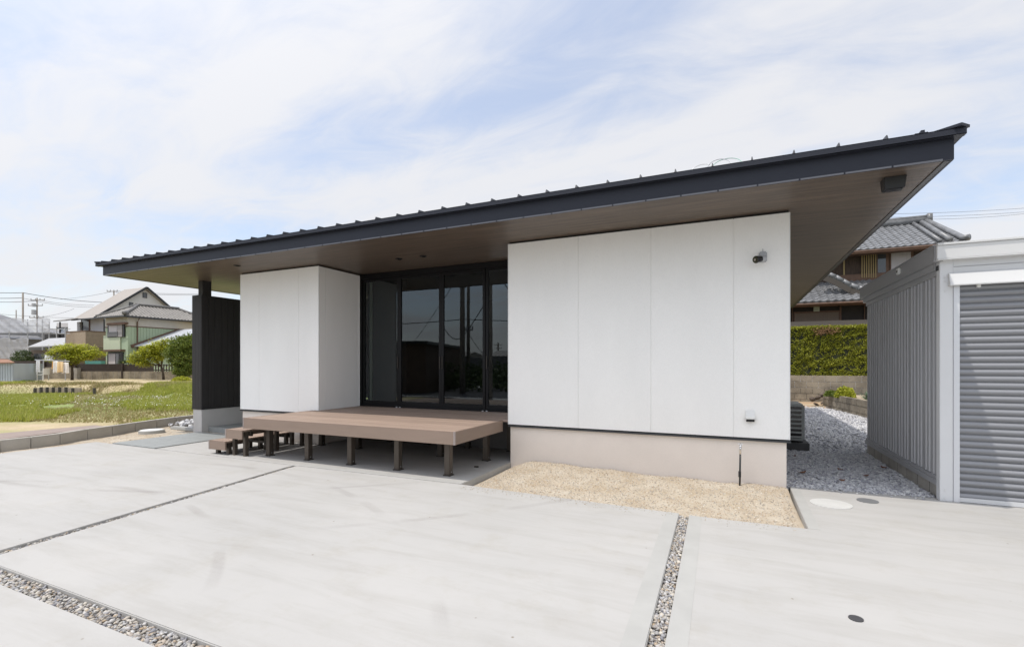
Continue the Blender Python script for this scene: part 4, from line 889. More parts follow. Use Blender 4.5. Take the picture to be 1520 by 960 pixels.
def japan_house():
    YE = 27.0
    e0 = gy(1265, 372, YE); e1 = gy(1436, 358, YE); ze = e0.z
    h = empty('tiled_house', (4, YE, 1), 'old two storey wooden house with silver grey tiled roofs behind the hedge', 'house')
    xr = e1.x; xl = -6.0; run = 3.6; pitch = .50; ridz = ze + run * pitch
    rr = xr - .45
    up = MB(); tile_roof(up, (xl, YE, ze), (xr, YE, ze), (rr, YE + run, ridz), (xl + run, YE + run, ridz), int((xr - xl) / .27), 13, .045)
    tile_roof(up, (xr, YE, ze), (xr, YE + 2 * run, ze), (rr, YE + run, ridz), (rr, YE + run, ridz), 24, 9, .045)
    up.quad((xl, YE + 2 * run, ze), (xr, YE + 2 * run, ze), (rr, YE + run, ridz), (xl + run, YE + run, ridz)); up.quad((xl, YE, ze), (xl, YE + 2 * run, ze), (xl + run, YE + run, ridz))
    ur = up.build('upper_roof', M['kawara'], h)
    rg = MB(); rg.box(xl + run, rr + .1, YE + run - .13, YE + run + .13, ridz, ridz + .26); rg.tube([(xl + run, YE + run, ridz + .28), (rr + .15, YE + run, ridz + .28)], .12, 8)
    rg.box(rr + .1, rr + .3, YE + run - .2, YE + run + .2, ridz + .0, ridz + .42)
    rg.tube([(rr + .1, YE + run - .1, ridz + .06), (xr - .1, YE + .1, ze + .18), (xr + .05, YE - .05, ze + .16)], [.13, .12, .14], 8)
    rg.tube([(rr - .12, YE + run - .15, ridz + .02), (rr - .12, YE + .02, ze + .14)], .11, 8); rg.tube([(rr - .45, YE + run - .15, ridz + .0), (rr - .45, YE + .02, ze + .12)], .08, 8)
    rg.build('ridge_tiles', M['kawara'], ur, smooth=True)
    g = MB(); g.tube([(xl, YE - .08, ze - .10), (xr, YE - .08, ze - .08)], .045, 8); g.box(xl + .1, xr - .1, YE + .02, YE + .08, ze - .16, ze - .06); g.box(xl + .2, xr - .2, YE + .12, YE + 1.0, ze - .10, ze - .06)
    g.build('gutter', M['brownwood'], ur)
    # upper wall
    yw = YE + .95; zb = 4.2
    wl = MB(); wl.box(xl + .8, xr - .8, yw, YE + 2 * run - .9, 1.0, ze + .1); wl.build('upper_wall', M['oldwood'], h)
    def rectpx(name, x0, x1, y0, y1, m, pr=.03, parent=h, yy=yw):
        a = gy(x0, y0, yy - pr); b = gy(x1, y1, yy - pr); m_ = MB(); m_.box(a.x, b.x, yy - pr, yy - .001, b.z, a.z); return m_.build(name, m, parent)
    w1 = rectpx('window', 1301, 1321, 375, 409, M['brownwood'], .04); 
    rectpx('window_pane', 1303, 1315, 377, 407, M['winglass'], .045, w1)
    w2 = rectpx('window', 1320, 1356, 372, 410, M['brownwood'], .04); rectpx('window_pane', 1323, 1352, 379, 408, M['curtainw'], .045, w2)
    rectpx('window_transom', 1323, 1352, 374, 377, M['curtainw'], .045, w2)
    lt = rectpx('lattice_frame', 1277, 1302, 375, 413, M['oldwood'], .05)
    for k in range(7):
        x = 1279 + k * 3.4; a = gy(x, 376, yw - .1); b = gy(x + 1.3, 412, yw - .1); m_ = MB(); m_.box(a.x, b.x, yw - .1, yw - .051, b.z, a.z); m_.build('lattice_bar', M['tanwood'], lt)
    rectpx('wall_post', 1252, 1254, 375, 410, M['tanwood'], .05)
    rectpx('sill_beam', 1240, 1400, 409, 413, M['brownwood'], .07)
    # plank wall bay
    # middle sloping roof
    mid = MB(); ym = YE - .4; za = gy(1290, 427, ym).z
    xa = gy(1226, 408, ym).x; xb_ = gy(1320, 432, ym).x
    tile_roof(mid, (xa - 3, ym, za - .05), (xb_ + 4, ym, za - .05), (xb_ + 4, yw, za + .55), (xa - 3, yw, za + .55), 40, 5, .045)
    mr = mid.build('middle_roof', M['kawara'], h)
    vg = MB(); pts = [gy(1220, 404, ym - .5), gy(1240, 412, ym - .5), gy(1262, 424, ym - .5), gy(1287, 432, ym - .5), gy(1300, 434, ym - .5)]
    for qa, qb in zip(pts[:-1], pts[1:]):
        n_ = max(2, int((qb - qa).length / .26))
        for k in range(n_):
            c_ = qa.lerp(qb, k / n_); c2_ = qa.lerp(qb, (k + .9) / n_); vg.tube([c_ + Vector((0, .0, .05)), c2_ + Vector((0, 0, .0))], [.10, .13], 8); vg.tube([c2_ + Vector((0, -.1, -.05)), c2_ + Vector((0, .5, .06))], .075, 8)
    vg.build('verge_tiles', M['kawara'], mr, smooth=True)
    vb = MB()
    for a, b in zip(pts[:-1], pts[1:]): vb.bar(a - Vector((0, .1, .24)), b - Vector((0, .1, .24)), .06, .24)
    vb.build('verge_board', mat('grey_board', (.07, .06, .05), .8), mr)
    # lower roof
    yl = 25.3; zl = gy(1230, 447, yl).z; zt_ = gy(1230, 436, yl + .75).z
    lo = MB(); tile_roof(lo, (-4, yl, zl), (9.5, yl, zl), (9.5, yl + 1.7, zl + .8), (-4, yl + 1.7, zl + .8), 46, 6, .05); lr = lo.build('lower_roof', M['kawara'], h)
    g = MB(); g.tube([(-4, yl - .08, zl - .10), (9.4, yl - .08, zl - .10)], .042, 8); g.box(-4, 9.4, yl + .05, yl + 1.4, zl - .12, zl - .07); g.build('gutter', M['brownwood'], lr)
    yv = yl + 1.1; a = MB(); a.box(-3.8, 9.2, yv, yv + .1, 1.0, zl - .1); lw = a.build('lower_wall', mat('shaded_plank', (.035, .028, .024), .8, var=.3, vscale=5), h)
    def rp(name, x0, x1, y0, y1, m, pr=.03, parent=h): return rectpx(name, x0, x1, y0, y1, m, pr, parent, yv)
    pn = rp('sliding_panel', 1178, 1247, 463, 480, M['brownwood'], .05); rp('panel_slats', 1180, 1245, 465.5, 480, mat('slat_brown', (.20, .15, .115), .8, var=.25, vscale=6, stretch=(30, 1, .3)), .055, pn)
    rp('wall_post', 1247, 1249, 450, 482, M['brownwood'], .08); rp('wall_post', 1175.5, 1177, 450, 482, M['brownwood'], .08); rp('wall_post', 1283, 1284, 452, 480, M['brownwood'], .08)
    rp('meter_box', 1208, 1216.5, 454, 462, M['curtain'], .12)
    rp('floor_beam', 1165, 1300, 478, 482, mat('step_beam', (.24, .21, .18), .8), .3)
japan_house()

# ------------------------------------------------------------------ left background
def wbox(mb, a, b): mb.box(a[0], b[0], a[1], b[1], a[2], b[2])
# green house
M['greenwall'] = mat('green_cladding', (.36, .44, .30), .7, var=.06, vscale=1)
M['beige'] = mat('cream_band', (.52, .48, .41), .8, var=.06)
def rib_wall(mb, x, y0, y1, z0, z1, sgn, step=.23):
    y = y0
    while y < y1 - .02:
        mb.box(x, x + sgn * .03, y + .015, min(y + step - .015, y1), z0, z1); y += step
    mb.box(x - sgn * .1, x + sgn * .012, y0, y1, z0, z1)
def green_house():
    xe, ye, ze = -44.9, 22.6, 5.5; xw = -49.2; yb = 30.2; rdz = 6.64; xm = (xe + xw) / 2; hw_ = (xe - xw) / 2
    h = empty('green_house', (xm, 24, .4), 'pale green two storey house with a hipped grey tiled roof', 'house')
    r_ = MB(); tile_roof(r_, (xw, ye, ze), (xe, ye, ze), (xm, ye + hw_, rdz), (xm, ye + hw_, rdz), 15, 9, .05)
    tile_roof(r_, (xe, ye, ze), (xe, yb, ze), (xm, yb - hw_, rdz), (xm, ye + hw_, rdz), 27, 9, .05)
    r_.quad((xw, ye, ze), (xw, yb, ze), (xm, yb - hw_, rdz), (xm, ye + hw_, rdz)); r_.quad((xw, yb, ze), (xe, yb, ze), (xm, yb - hw_, rdz))
    rf = r_.build('tiled_roof', M['kawara2'], h)
    g = MB(); g.tube([(xm, ye + hw_ - .2, rdz + .1), (xm, yb - hw_ + .1, rdz + .1)], .13, 8); g.tube([(xm, ye + hw_, rdz + .08), (xe - .05, ye + .05, ze + .12)], .11, 8); g.tube([(xm, ye + hw_, rdz + .08), (xw + .05, ye + .05, ze + .12)], .11, 8); g.tube([(xm, yb - hw_, rdz + .08), (xe - .05, yb - .05, ze + .12)], .11, 8)
    g.tube([(xe - .35, ye + .35, ze + .3), (xe + .02, ye - .02, ze + .2)], .17, 8)
    g.build('ridge_tiles', mat('ridge_dark', (.16, .155, .15), .6, var=.3), rf, smooth=True)
    g = MB(); g.tube([(xw, ye - .06, ze - .08), (xe + .06, ye - .06, ze - .08), (xe + .06, yb, ze - .08)], .06, 8); g.build('gutter', M['black_metal'], rf)
    wx, wy = xe - .52, ye + .52; wxl = xw + .55
    b = MB(); b.box(wxl, wx + .03, wy - .03, yb - .4, 4.72, ze - .02); b.build('eave_wall', M['beige'], h)
    b = MB(); b.box(wxl - .02, wx + .06, wy - .06, yb - .4, 4.64, 4.72); b.build('band_trim', M['brownwood'], h)
    b = MB(); b.box(wxl, wx - .1, wy, yb - .5, .2, 4.64); rib_wall(b, wx, wy, yb - .5, .2, 4.64, 1); b.build('green_wall', M['greenwall'], h)
    # front details
    def fr(name, x0, x1, y0, y1, m, pr, parent=h, y=wy):
        a = gy(x0, y0, y - pr); c = gy(x1, y1, y - pr); m_ = MB(); m_.box(a.x, c.x, y - pr, y - .001, c.z, a.z); return m_.build(name, m, parent)
    w = fr('window', 159.5, 184, 481, 500, M['black_metal'], .12); fr('window_pane', 161.5, 173.5, 483, 498, M['curtainw'], .125, w); fr('shutter_panel', 174, 181, 482, 499.5, mat('grey_shutter', (.30, .28, .27), .6), .16, w)
    fr('balcony_rail', 159, 174, 493, 499, mat('rail_dark', (.12, .12, .12), .5), .2, w); fr('window_hood', 158, 184.5, 479.5, 481, M['brownwood'], .3, w)
    fr('lower_hood', 152, 179, 519, 521, M['brownwood'], .35)
    w = fr('window', 159, 182, 523, 541, M['black_metal'], .08); fr('window_pane', 161, 171, 525, 541, M['curtainw'], .085, w); fr('window_pane', 172, 176, 525, 541, M['winglass'], .085, w)
    fr('panel_step', 153.5, 178, 498, 519, mat('cream_green', (.47, .52, .37), .7, var=.04), .1)
    d_ = MB(); yd = gx(203, 500, wx).y; d_.tube([(wx + .35, yd, ze - .15), (wx + .1, yd, ze - .45), (wx + .1, yd, .3)], .05, 8); d_.build('downpipe', M['brownwood'], h)
    # lean-to roof at the side
    xa = wx + .05; y0 = gx(207, 512, xa + .8).y; y1 = gx(266, 489, xa).y
    return wx, y0, y1
gwx, gy0_, gy1_ = green_house()
lt = empty('lean_to_shed', (gwx + 1.5, gy0_ + .3, .4), 'low shed with pale metal roof and dark brown verge against the green house', 'shed')
zz0 = 3.0; zz1 = gx(266, 490, gwx + .1).z
mb = MB(); mb.prism([(gwx + .1, gy0_, zz0), (gwx + 6.5, gy0_, zz0), (gwx + 6.5, gy1_, zz1), (gwx + .1, gy1_, zz1)], (0, 0, .06)); mb.build('metal_roof', mat('pale_metal_roof', (.42, .44, .47), .45, var=.06), lt)
mb = MB(); mb.bar((gwx + .05, gy0_ - .2, zz0 + .0), (gwx + .05, gy1_, zz1 + .02), .14, .26); mb.build('verge_board', M['brownwood'], lt)
mb = MB(); mb.box(gwx + .2, gwx + 6.3, gy0_ + .5, gy0_ + .7, .3, zz0 + .1); mb.build('front_wall', M['greenwall'], lt)

# grey gabled house behind
def gable_house():
    Xg, xl, ye, ze, yr, zr, yb, zb = -52.9, -56.8, 24.3, 5.8, 28.6, 9.2, 32.6, 6.0
    h = empty('gabled_house', (-55, 28, .4), 'tall pale grey house with a steep taupe gabled roof', 'house')
    m_ = MB(); m_.prism([(xl, ye, ze), (xl, yr, zr), (xl, yb, zb), (xl, yb, zb - .15), (xl, yr, zr - .16), (xl, ye, ze - .12)], (Xg - xl, 0, 0)); rf = m_.build('roof', mat('taupe_roof', (.33, .30, .27), .7, var=.06, vscale=1), h)
    m_ = MB(); m_.bar((Xg, ye - .05, ze - .05), (Xg, yr, zr - .03), .08, .2); m_.bar((Xg, yb, zb - .03), (Xg, yr, zr - .03), .08, .2); m_.bar((xl, ye - .04, ze - .08), (Xg, ye - .04, ze - .08), .1, .12); m_.build('verge_trim', M['black_metal'], rf)
    gw = mat('pale_grey_wall', (.55, .55, .55), .8, var=.05, vscale=1)
    wx = Xg - .35; yf = ye + .9; s = (zr - ze) / (yr - ye); zf = ze + (yf - ye) * s - .16
    yb2 = yb - .6; zb2 = zb + .6 * (zr - zb) / (yb - yr) - .16
    m_ = MB(); m_.prism([(wx, yf, .3), (wx, yf, zf), (wx, yr, zr - .2), (wx, yb2, zb2), (wx, yb2, .3)], (xl - Xg + .5, 0, 0)); m_.build('gable_wall', gw, h)
    def sd(name, x0, x1, y0, y1, m, pr=.04, parent=h):
        a = gx(x0, y0, wx + pr); c = gx(x1, y1, wx + pr); q = MB(); q.box(wx + .001, wx + pr, a.y, c.y, c.z, a.z); return q.build(name, m, parent)
    for (x0, x1, y0, y1) in ((212, 218.5, 434, 442.5), (192, 198, 448.5, 456.5), (231, 237, 453, 455.5)):
        w = sd('window', x0, x1, y0, y1, M['black_metal']); sd('window_pane', x0 + .8, x1 - .8, y0 + .8, y1 - .6, M['winglass'], .045, w)
    # front wall windows (facing -Y)
    def fr(name, x0, x1, y0, y1, m, pr, y=yf, parent=h):
        a = gy(x0, y0, y - pr); c = gy(x1, y1, y - pr); q = MB(); q.box(a.x, c.x, y - pr, y - .001, c.z, a.z); return q.build(name, m, parent)
    w = fr('window', 120, 133, 473, 493, M['brownwood'], .06); fr('window_pane', 121.5, 131.5, 475, 492, M['winglass'], .065, parent=w)
    dp = MB(); dp.tube([(wx + .15, yf - .1, ze - .1), (wx + .15, yf - .1, .4)], .06, 6); dp.build('downpipe', M['black_metal'], h)
    # balcony
    yb0 = yf - 2.0; a = gy(98, 493, yb0); c = gy(127, 515, yb0); zb_ = a.z
    q = MB(); q.box(a.x, c.x, yb0, yf - .01, c.z, zb_); bl = q.build('balcony', mat('brick_tile_tan', (.34, .27, .20), .85, var=.2, vscale=5, fine=.1, fscale=10), h)
    q = MB(); q.box(a.x - .03, c.x + .03, yb0 - .03, yf - .012, zb_ + .001, zb_ + .06); q.build('balcony_coping', M['brownwood'], bl)
    # small side roof on the left
    a = gy(85, 478, yb0 + .5); q = MB(); q.prism([(a.x, yb0 + .2, a.z), (a.x + 2.2, yb0 + .2, a.z), (a.x + 2.2, yf + 1, a.z + .75), (a.x + .8, yf + 1, a.z + .75)], (0, 0, .1)); q.build('side_roof', M['kawara2'], h)
    q = MB(); q.tube([(a.x + .5, yb0 + .5, 3.5), (a.x + .5, yb0 + .5, a.z)], .07, 6); q.build('side_post', M['black_metal'], h)
    q = MB(); q.box(a.x + 1.0, gy(118, 480, yf).x, yf - .2, yf + 2, 3.3, a.z + .1); q.build('side_wall', gw, h)
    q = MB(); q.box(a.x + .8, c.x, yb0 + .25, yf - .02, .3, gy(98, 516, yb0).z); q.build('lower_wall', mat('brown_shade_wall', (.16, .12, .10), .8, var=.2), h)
gable_house()
# low building with a grey metal roof in front of the balcony house
lb = empty('low_outbuilding', (-52, 19, .4), 'low brown outbuilding with a pale grey metal roof behind the lime tree', 'building')
D_ = 37.5; p0 = gd(41, 514.5, D_); p1 = gd(96, 512, D_ + .2); p2 = gd(97, 501, D_ + 2.6); p3 = gd(73, 502, D_ + 2.6)
mb = MB(); mb.prism([p0, p1, p2, p3], (0, 0, -.08)); mb.build('metal_roof', mat('grey_tin_roof', (.38, .38, .38), .5, var=.12), lb)
a = gd(46, 515, D_ + .5); b_ = gd(96, 515, D_ + .5); mb = MB(); mb.prism([(a.x, a.y, .3), (b_.x, b_.y, .3), (b_.x + AF.x * 2, b_.y + AF.y * 2, .3), (a.x + AF.x * 2, a.y + AF.y * 2, .3)], (0, 0, 2.35)); mb.build('wall', mat('brown_wall', (.19, .15, .125), .85, var=.25, vscale=2), lb)
for (x0, x1, y0, y1, mm_) in ((50, 76, 525, 534, 'winglass'), (84, 92, 517, 531, 'winglass'), (77, 80, 516, 538, 'beige')):
    pts = [gd(x0, y1, D_ + .44), gd(x1, y1, D_ + .44), gd(x1, y0, D_ + .44), gd(x0, y0, D_ + .44)]; mb = MB(); mb.prism(pts, AF * .05); mb.build('window' if mm_ == 'winglass' else 'wall_post', M[mm_], lb)

# scaffolded house at far left
sc = empty('scaffolded_house', (-66, 18, .3), 'grey house wrapped in scaffolding and translucent grey sheets', 'house')
D2 = 43
def dplane(pts_px, D, th): return [gd(x, y, D) for x, y in pts_px]
mb = MB(); mb.prism(dplane([(-40, 560), (66, 560), (66, 493), (-40, 493)], D2 + 1, 0), AF * 6); mb.build('wall', mat('slate_grey_wall', (.19, .195, .205), .8, var=.12, vscale=1), sc)
mb = MB(); mb.prism([gd(-60, 500, D2 + .2), gd(62, 504, D2 + .2), gd(28, 476, D2 + 4.5), gd(0, 467, D2 + 4.5), gd(-50, 470, D2 + 4.5)], AF * .2); mb.build('roof', mat('dark_slate_roof', (.17, .175, .19), .7, var=.2), sc)
def netsheet(name, x0, x1, y0, y1, D, seed, dirx=(1, 0)):
    nx_, nz_ = 60, 18; U = np.linspace(0, 1, nx_); V_ = np.linspace(0, 1, nz_); U, V_ = np.meshgrid(U, V_)
    wv = .10 * np.abs(np.sin(U * 22 + V_ * 5 + 2 * wob(U * 5, V_ * 3, 1, seed))) + .05 * wob(U * 30, V_ * 12, 1.3, seed + 1)
    sag = .10 * np.sin(U * np.pi * 5) * (V_ > .9)
    a = np.array(gd(x0, y1, D)); b = np.array(gd(x1, y1, D)); t_ = gd(x0, y0, D).z; bz = a[2]
    Vt = a[None, None] + (b - a)[None, None] * U[..., None]; Vt[..., 2] = bz + (t_ - bz) * V_ + sag; Vt += np.array(AF)[None, None] * wv[..., None] * 1.2
    i = np.arange(nx_ * nz_).reshape(nz_, nx_); F = np.stack([i[:-1, :-1], i[:-1, 1:], i[1:, 1:], i[1:, :-1]], -1).reshape(-1, 4)
    o = np_obj(name, Vt.reshape(-1, 3), F, M['net'], sc); o.data.shade_smooth(); return o
netsheet('scaffold_sheet', -30, 73, 473, 494, D2, 51); netsheet('scaffold_sheet', -30, 41, 502, 532, D2 - 1.5, 55); netsheet('scaffold_sheet', 52, 100, 490, 504, D2 + 3, 57)
for x, y0, y1 in ((14, 472, 530), (41, 474, 532), (73, 477, 505), (84, 484, 502), (97, 486, 502), (63, 474, 500), (-5, 470, 530)):
    a = gd(x, y0, D2 + .2); mb = MB(); mb.tube([(a.x, a.y, .4), a], .045, 6); mb.build('scaffold_pole', M['fitting'], sc)
for (x0, x1, y) in ((-30, 73, 483), (-30, 73, 493.5), (66, 104, 488), (66, 104, 495), (-30, 41, 516)):
    mb = MB(); mb.tube([gd(x0, y, D2 + .25), gd(x1, y, D2 + .25)], .035, 6); mb.build('scaffold_rail', M['fitting'], sc)
# distant low houses closing the horizon
far_defs = [(86, 99, 486, 541, 70, (.20, .27, .36), 'distant blue grey building beyond the scaffold'), (-40, 66, 500, 541, 90, (.3, .3, .3), 'distant grey building far left behind the scaffolded house'), (258, 330, 500, 541, 75, (.42, .40, .38), 'distant beige house behind the dark shrub'), (60, 88, 497, 541, 60, (.3, .29, .28), 'distant grey house between scaffold and low outbuilding')]
for (x0, x1, y0, y1, D, c, lab) in far_defs:
    t = empty('distant_house', tuple(gd((x0 + x1) / 2, 541, D)), lab, 'house'); mb = MB(); mb.prism([Vector((p.x, p.y, 0)) for p in (gd(x0, y1, D), gd(x1, y1, D), gd(x1, y1, D + 8), gd(x0, y1, D + 8))], (0, 0, gd(x0, y0, D).z)); mb.build('wall', mat('far_wall', c, .8, var=.2, vscale=.4), t)
    a, b_, c2, d2 = gd(x0 - 2, y0, D - .5), gd(x1 + 2, y0, D - .5), gd(x1 + 2, y0, D + 8.5), gd(x0 - 2, y0, D + 8.5); zt = gd(x0, y0, D).z + .01
    m1, m2 = (a + d2) / 2, (b_ + c2) / 2
    mb = MB(); mb.add([(a.x, a.y, zt), (b_.x, b_.y, zt), (c2.x, c2.y, zt), (d2.x, d2.y, zt), (m1.x, m1.y, zt + 1), (m2.x, m2.y, zt + 1)], [(0, 1, 5, 4), (2, 3, 4, 5), (0, 4, 3), (1, 2, 5), (0, 3, 2, 1)]); mb.build('roof', M['kawara2'], t)

# rear garden wall and fence (constant distance line)
DW = 36.0
def wl(px, D=DW): return gd(px, 541, D)
def dbox(mb, x0, x1, z0, z1, D, th, rz0=None):
    a, b_ = wl(x0, D), wl(x1, D); mb.prism([(a.x, a.y, z0), (b_.x, b_.y, z0), (b_.x + AF.x * th, b_.y + AF.y * th, z0), (a.x + AF.x * th, a.y + AF.y * th, z0)], (0, 0, z1 - z0)); return mb
gw = empty('garden_wall', tuple(wl(150)), 'long stained concrete block wall below the brown fence', 'wall')
mb = MB(); x = 20
zlft, zrgt = gd(0, 545, DW).z, gd(0, 551, DW).z
dbox(mb, 20, 109, .2, zlft, DW, .3); dbox(mb, 109.2, 290, .2, zrgt, DW, .25)
mb.build('wall_body', M['oldblock'], gw)
mb = MB()
for k in range(22): dbox(mb, 112 + k * 8, 112.3 + k * 8, .3, zrgt - .01, DW - .012, .012)
mb.build('wall_joint', M['block'], gw)
mb = MB(); dbox(mb, 109, 114, .3, 1.25, DW - .3, .5); mb.build('wall_pier', M['block'], gw)
for (x0, x1, y0, y1, lab) in ((20, 64, 535.5, 545, 'brown slatted fence on the wall left of the laundry'), (66, 110, 536, 546, 'brown slatted fence on the wall behind the laundry'), (112, 180, 540, 551, 'brown slatted fence on the wall between the two lime trees'), (182, 262, 540.5, 551, 'brown picket fence on the wall below the right lime tree')):
    f_ = empty('slat_fence', tuple(wl((x0 + x1) / 2)), lab, 'fence', 'brown fences along the garden wall'); z0, z1 = gd(0, y1, DW).z, gd(0, y0, DW).z
    mb = MB(); x = x0
    while x < x1: dbox(mb, x, min(x + 1.75, x1), z0 + .002, z1, DW + .05, .04); x += 2.0 if x0 < 182 or x < 225 else 4.0
    mb.build('slats', M['brownfence'], f_)
    mb = MB(); dbox(mb, x0, x1, z1 - .12, z1 - .05, DW + .1, .05); dbox(mb, x0, x1, z0 + .05, z0 + .12, DW + .1, .05); mb.build('rails', M['brownfence'], f_)
    mb = MB(); dbox(mb, x1 - .5, x1 + 1.8, z0 - .5, z1 + .03, DW - .05, .15); mb.build('post', M['brownfence'], f_)
# laundry, chair
towel = lambda c: mat('cloth', c, .9, var=.06)
la = empty('laundry_pole', tuple(gd(66, 541, 33)), 'metal laundry pole frame in front of the garden wall', 'laundry pole')
mb = MB(); a, b_ = gd(52, 534, 33), gd(103, 536, 33); mb.tube([a, b_], .03, 8); mb.build('rail', M['fitting'], la)
for x in (64.5, 97):
    a = gd(x, 534, 33); mb = MB(); mb.tube([(a.x, a.y, .38), (a.x, a.y, a.z + .05)], .03, 8); mb.build('upright', M['fitting'], la)
def cloth(name, x0, x1, y0, y1, D, col, lab, n=14):
    U, V_ = np.meshgrid(np.linspace(0, 1, n), np.linspace(0, 1, n)); a, b, t_ = np.array(gd(x0, y1, D)), np.array(gd(x1, y1, D)), gd(x0, y0, D).z
    P = a + (b - a) * U[..., None]; P[..., 2] = a[2] + (t_ - a[2]) * V_ + .03 * np.sin(U * 7 + x0) * (1 - V_); P = P + np.array(AF) * (.06 * np.sin(U * 9 + x0) * (1.2 - V_))[..., None]
    i = np.arange(n * n).reshape(n, n); F = np.stack([i[:-1, :-1], i[:-1, 1:], i[1:, 1:], i[1:, :-1]], -1).reshape(-1, 4)
    P = P.reshape(-1, 3); o = np_obj(name, P, F, towel(col)); md = o.modifiers.new('thick', 'SOLIDIFY'); md.thickness = .015
    tag(o, lab, 'laundry')
cloth('towel', 54, 59.5, 534, 552, 33, (.8, .8, .8), 'narrow white towel hanging alone at the left of the laundry pole')
cloth('towel', 77, 80, 536, 547, 33, (.75, .48, .2), 'narrow orange cloth at the left of the hanging sheets')
cloth('bed_sheet', 79.5, 86, 536, 553, 32.95, (.8, .78, .75), 'white sheet hanging between the orange cloths')
cloth('bed_sheet', 85, 94, 537, 552, 32.9, (.78, .58, .33), 'pale orange sheet hanging in the middle of the laundry')
cloth('bed_sheet', 93, 101.5, 538, 553.5, 32.95, (.8, .76, .72), 'pinkish white sheet hanging at the right end of the laundry')
cloth('bed_sheet', 67, 78, 527, 535, 35.5, (.75, .77, .82), 'pale blue white cloth hung higher behind the fence')
ch = empty('garden_chair', tuple(gd(64, 560, 33)), 'white plastic armchair standing against the garden wall', 'chair')
cp = gd(64, 560, 33); cz = .40
def cbx(u0, u1, w0, w1, z0, z1, name):
    mb = MB(); p = [Vector((cp.x, cp.y, 0)) + AR * u + AF * w for u, w in ((u0, w0), (u1, w0), (u1, w1), (u0, w1))]; mb.prism([(q.x, q.y, z0) for q in p], (0, 0, z1 - z0)); mb.build(name, M['white_plastic'], ch)
cbx(-.25, .22, -.22, .22, cz + .40, cz + .44, 'seat'); cbx(.18, .23, -.22, .22, cz + .44, cz + .85, 'backrest')
for u in (-.24, .17):
    for w in (-.21, .17): cbx(u, u + .04, w, w + .04, cz - .03, cz + .40, 'leg')
cbx(-.22, .17, -.24, -.2, cz + .60, cz + .63, 'armrest'); cbx(-.22, .17, .2, .24, cz + .60, cz + .63, 'armrest')
cbx(-.22, -.19, -.24, -.2, cz + .44, cz + .6, 'arm_support')
# short piles in the bank
pm = mat('pile_concrete', (.085, .075, .065), .8, var=.3)
ppx = [52, 61, 70, 79, 88.5, 98, 108, 140]
for i, x in enumerate(ppx):
    p = gd(x, 583, 24.4); mb = MB(); mb.disc((p.x, p.y, -.1), .065, .46 if 60 < x < 100 else .42, 12); o = mb.build('bank_pile', pm)
    tag(o, 'short dark round pile standing in the row along the grassy bank', 'post', 'piles along the grassy bank')
bm_ = MB(); a, b_ = gd(50, 583, 24.75), gd(118, 583, 24.75); bm_.prism([(a.x, a.y, -.1), (b_.x, b_.y, -.1), (b_.x, b_.y + .1, -.1), (a.x, a.y + .1, -.1)], (0, 0, .41)); tag(bm_.build('bank_boarding', mat('old_board', (.44, .37, .28), .9, var=.3)), 'weathered boarding behind the row of short piles', 'retaining boards')
# metal shed at far left
sh = empty('tin_shed', tuple(gd(5, 574, 31)), 'small blue grey sheet metal shed with a rusty roof at the left edge', 'shed')
mb = MB(); a, b_ = gd(-30, 574, 31), gd(20, 574, 31); mb.prism([(a.x, a.y, -.1), (b_.x, b_.y, -.1), (b_.x + AF.x * 3 - AR.x, b_.y + AF.y * 3 - AR.y, -.1), (a.x + AF.x * 3, a.y + AF.y * 3, -.1)], (0, 0, 1.68)); mb.build('wall', M['galv'], sh)
mb = MB()
for k in range(13): q = gd(-28 + k * 3.9, 574, 30.98); mb.bar((q.x, q.y, 0), (q.x, q.y, 1.56), .03, .02)
mb.build('wall_rib', M['galv'], sh)
mb = MB(); a, b_ = gd(-32, 539.5, 30.8), gd(21.5, 538.5, 30.8); c2, d2 = gd(12, 534, 34), gd(-32, 533, 34); mb.prism([a, b_, c2, d2], (0, 0, .05)); mb.build('roof', M['rust'], sh)
# trees
def B(px, py, D, rx, ry, rz_): p = gd(px, py, D); return (p.x, p.y, p.z, rx, ry, rz_)
t0p = gd(107, 562, 34)
tree('flat_topped_tree', 'low spreading lime green tree leaning over the laundry', 'tree', (t0p.x, t0p.y, .4), [B(92, 524, 34, .8, .8, .35), B(80, 534, 33.6, .45, .5, .22), B(106, 518, 34, .75, .7, .35), B(122, 519, 34, .65, .7, .4), B(139, 526, 33.8, .6, .6, .38), B(118, 530, 34, .9, .8, .3), B(104, 536, 33.7, .6, .5, .25), B(86, 517, 34.2, .35, .4, .2)], M['leaf_lime'], .10, 330, 24, .13, (.09, .17), up=1)
t0p = gd(243, 562, 34.5)
tree('flat_topped_tree', 'spreading lime green tree right of the green house corner', 'tree', (t0p.x, t0p.y, .4), [B(208, 528, 34, .7, .6, .35), B(200, 536, 33.8, .4, .4, .2), B(222, 521, 34, .7, .6, .4), B(236, 516, 34, .7, .6, .42), B(247, 511, 34.4, .5, .5, .35), B(228, 531, 34, .8, .6, .32), B(214, 540, 33.8, .45, .4, .18)], M['leaf_lime'], .09, 330, 24, .13, (.09, .17), up=1)
t0p = gd(268, 562, 33)
tree('bushy_tree', 'dense dark green bushy tree beside the black screen wall', 'tree', (t0p.x, t0p.y, .4), [B(270, 512, 33, .7, .7, .55), B(262, 525, 33, .55, .6, .7), B(276, 530, 33, .65, .7, .9), B(282, 512, 33, .6, .6, .7), B(272, 548, 33, .6, .6, .5)], M['leaf_green'], .10, 560, 36, .14, (.08, .15))
t0p = gd(45, 545, 38)
tree('garden_shrub', 'dark green conifer like shrub behind the fence left of the laundry', 'shrub', (t0p.x, t0p.y, .4), [B(38, 530, 38, .9, .7, .55), B(28, 534, 38, .5, .5, .35), B(48, 536, 38, .6, .5, .3)], M['leaf_dark'], .1, 130, 26, .13, (.08, .13))
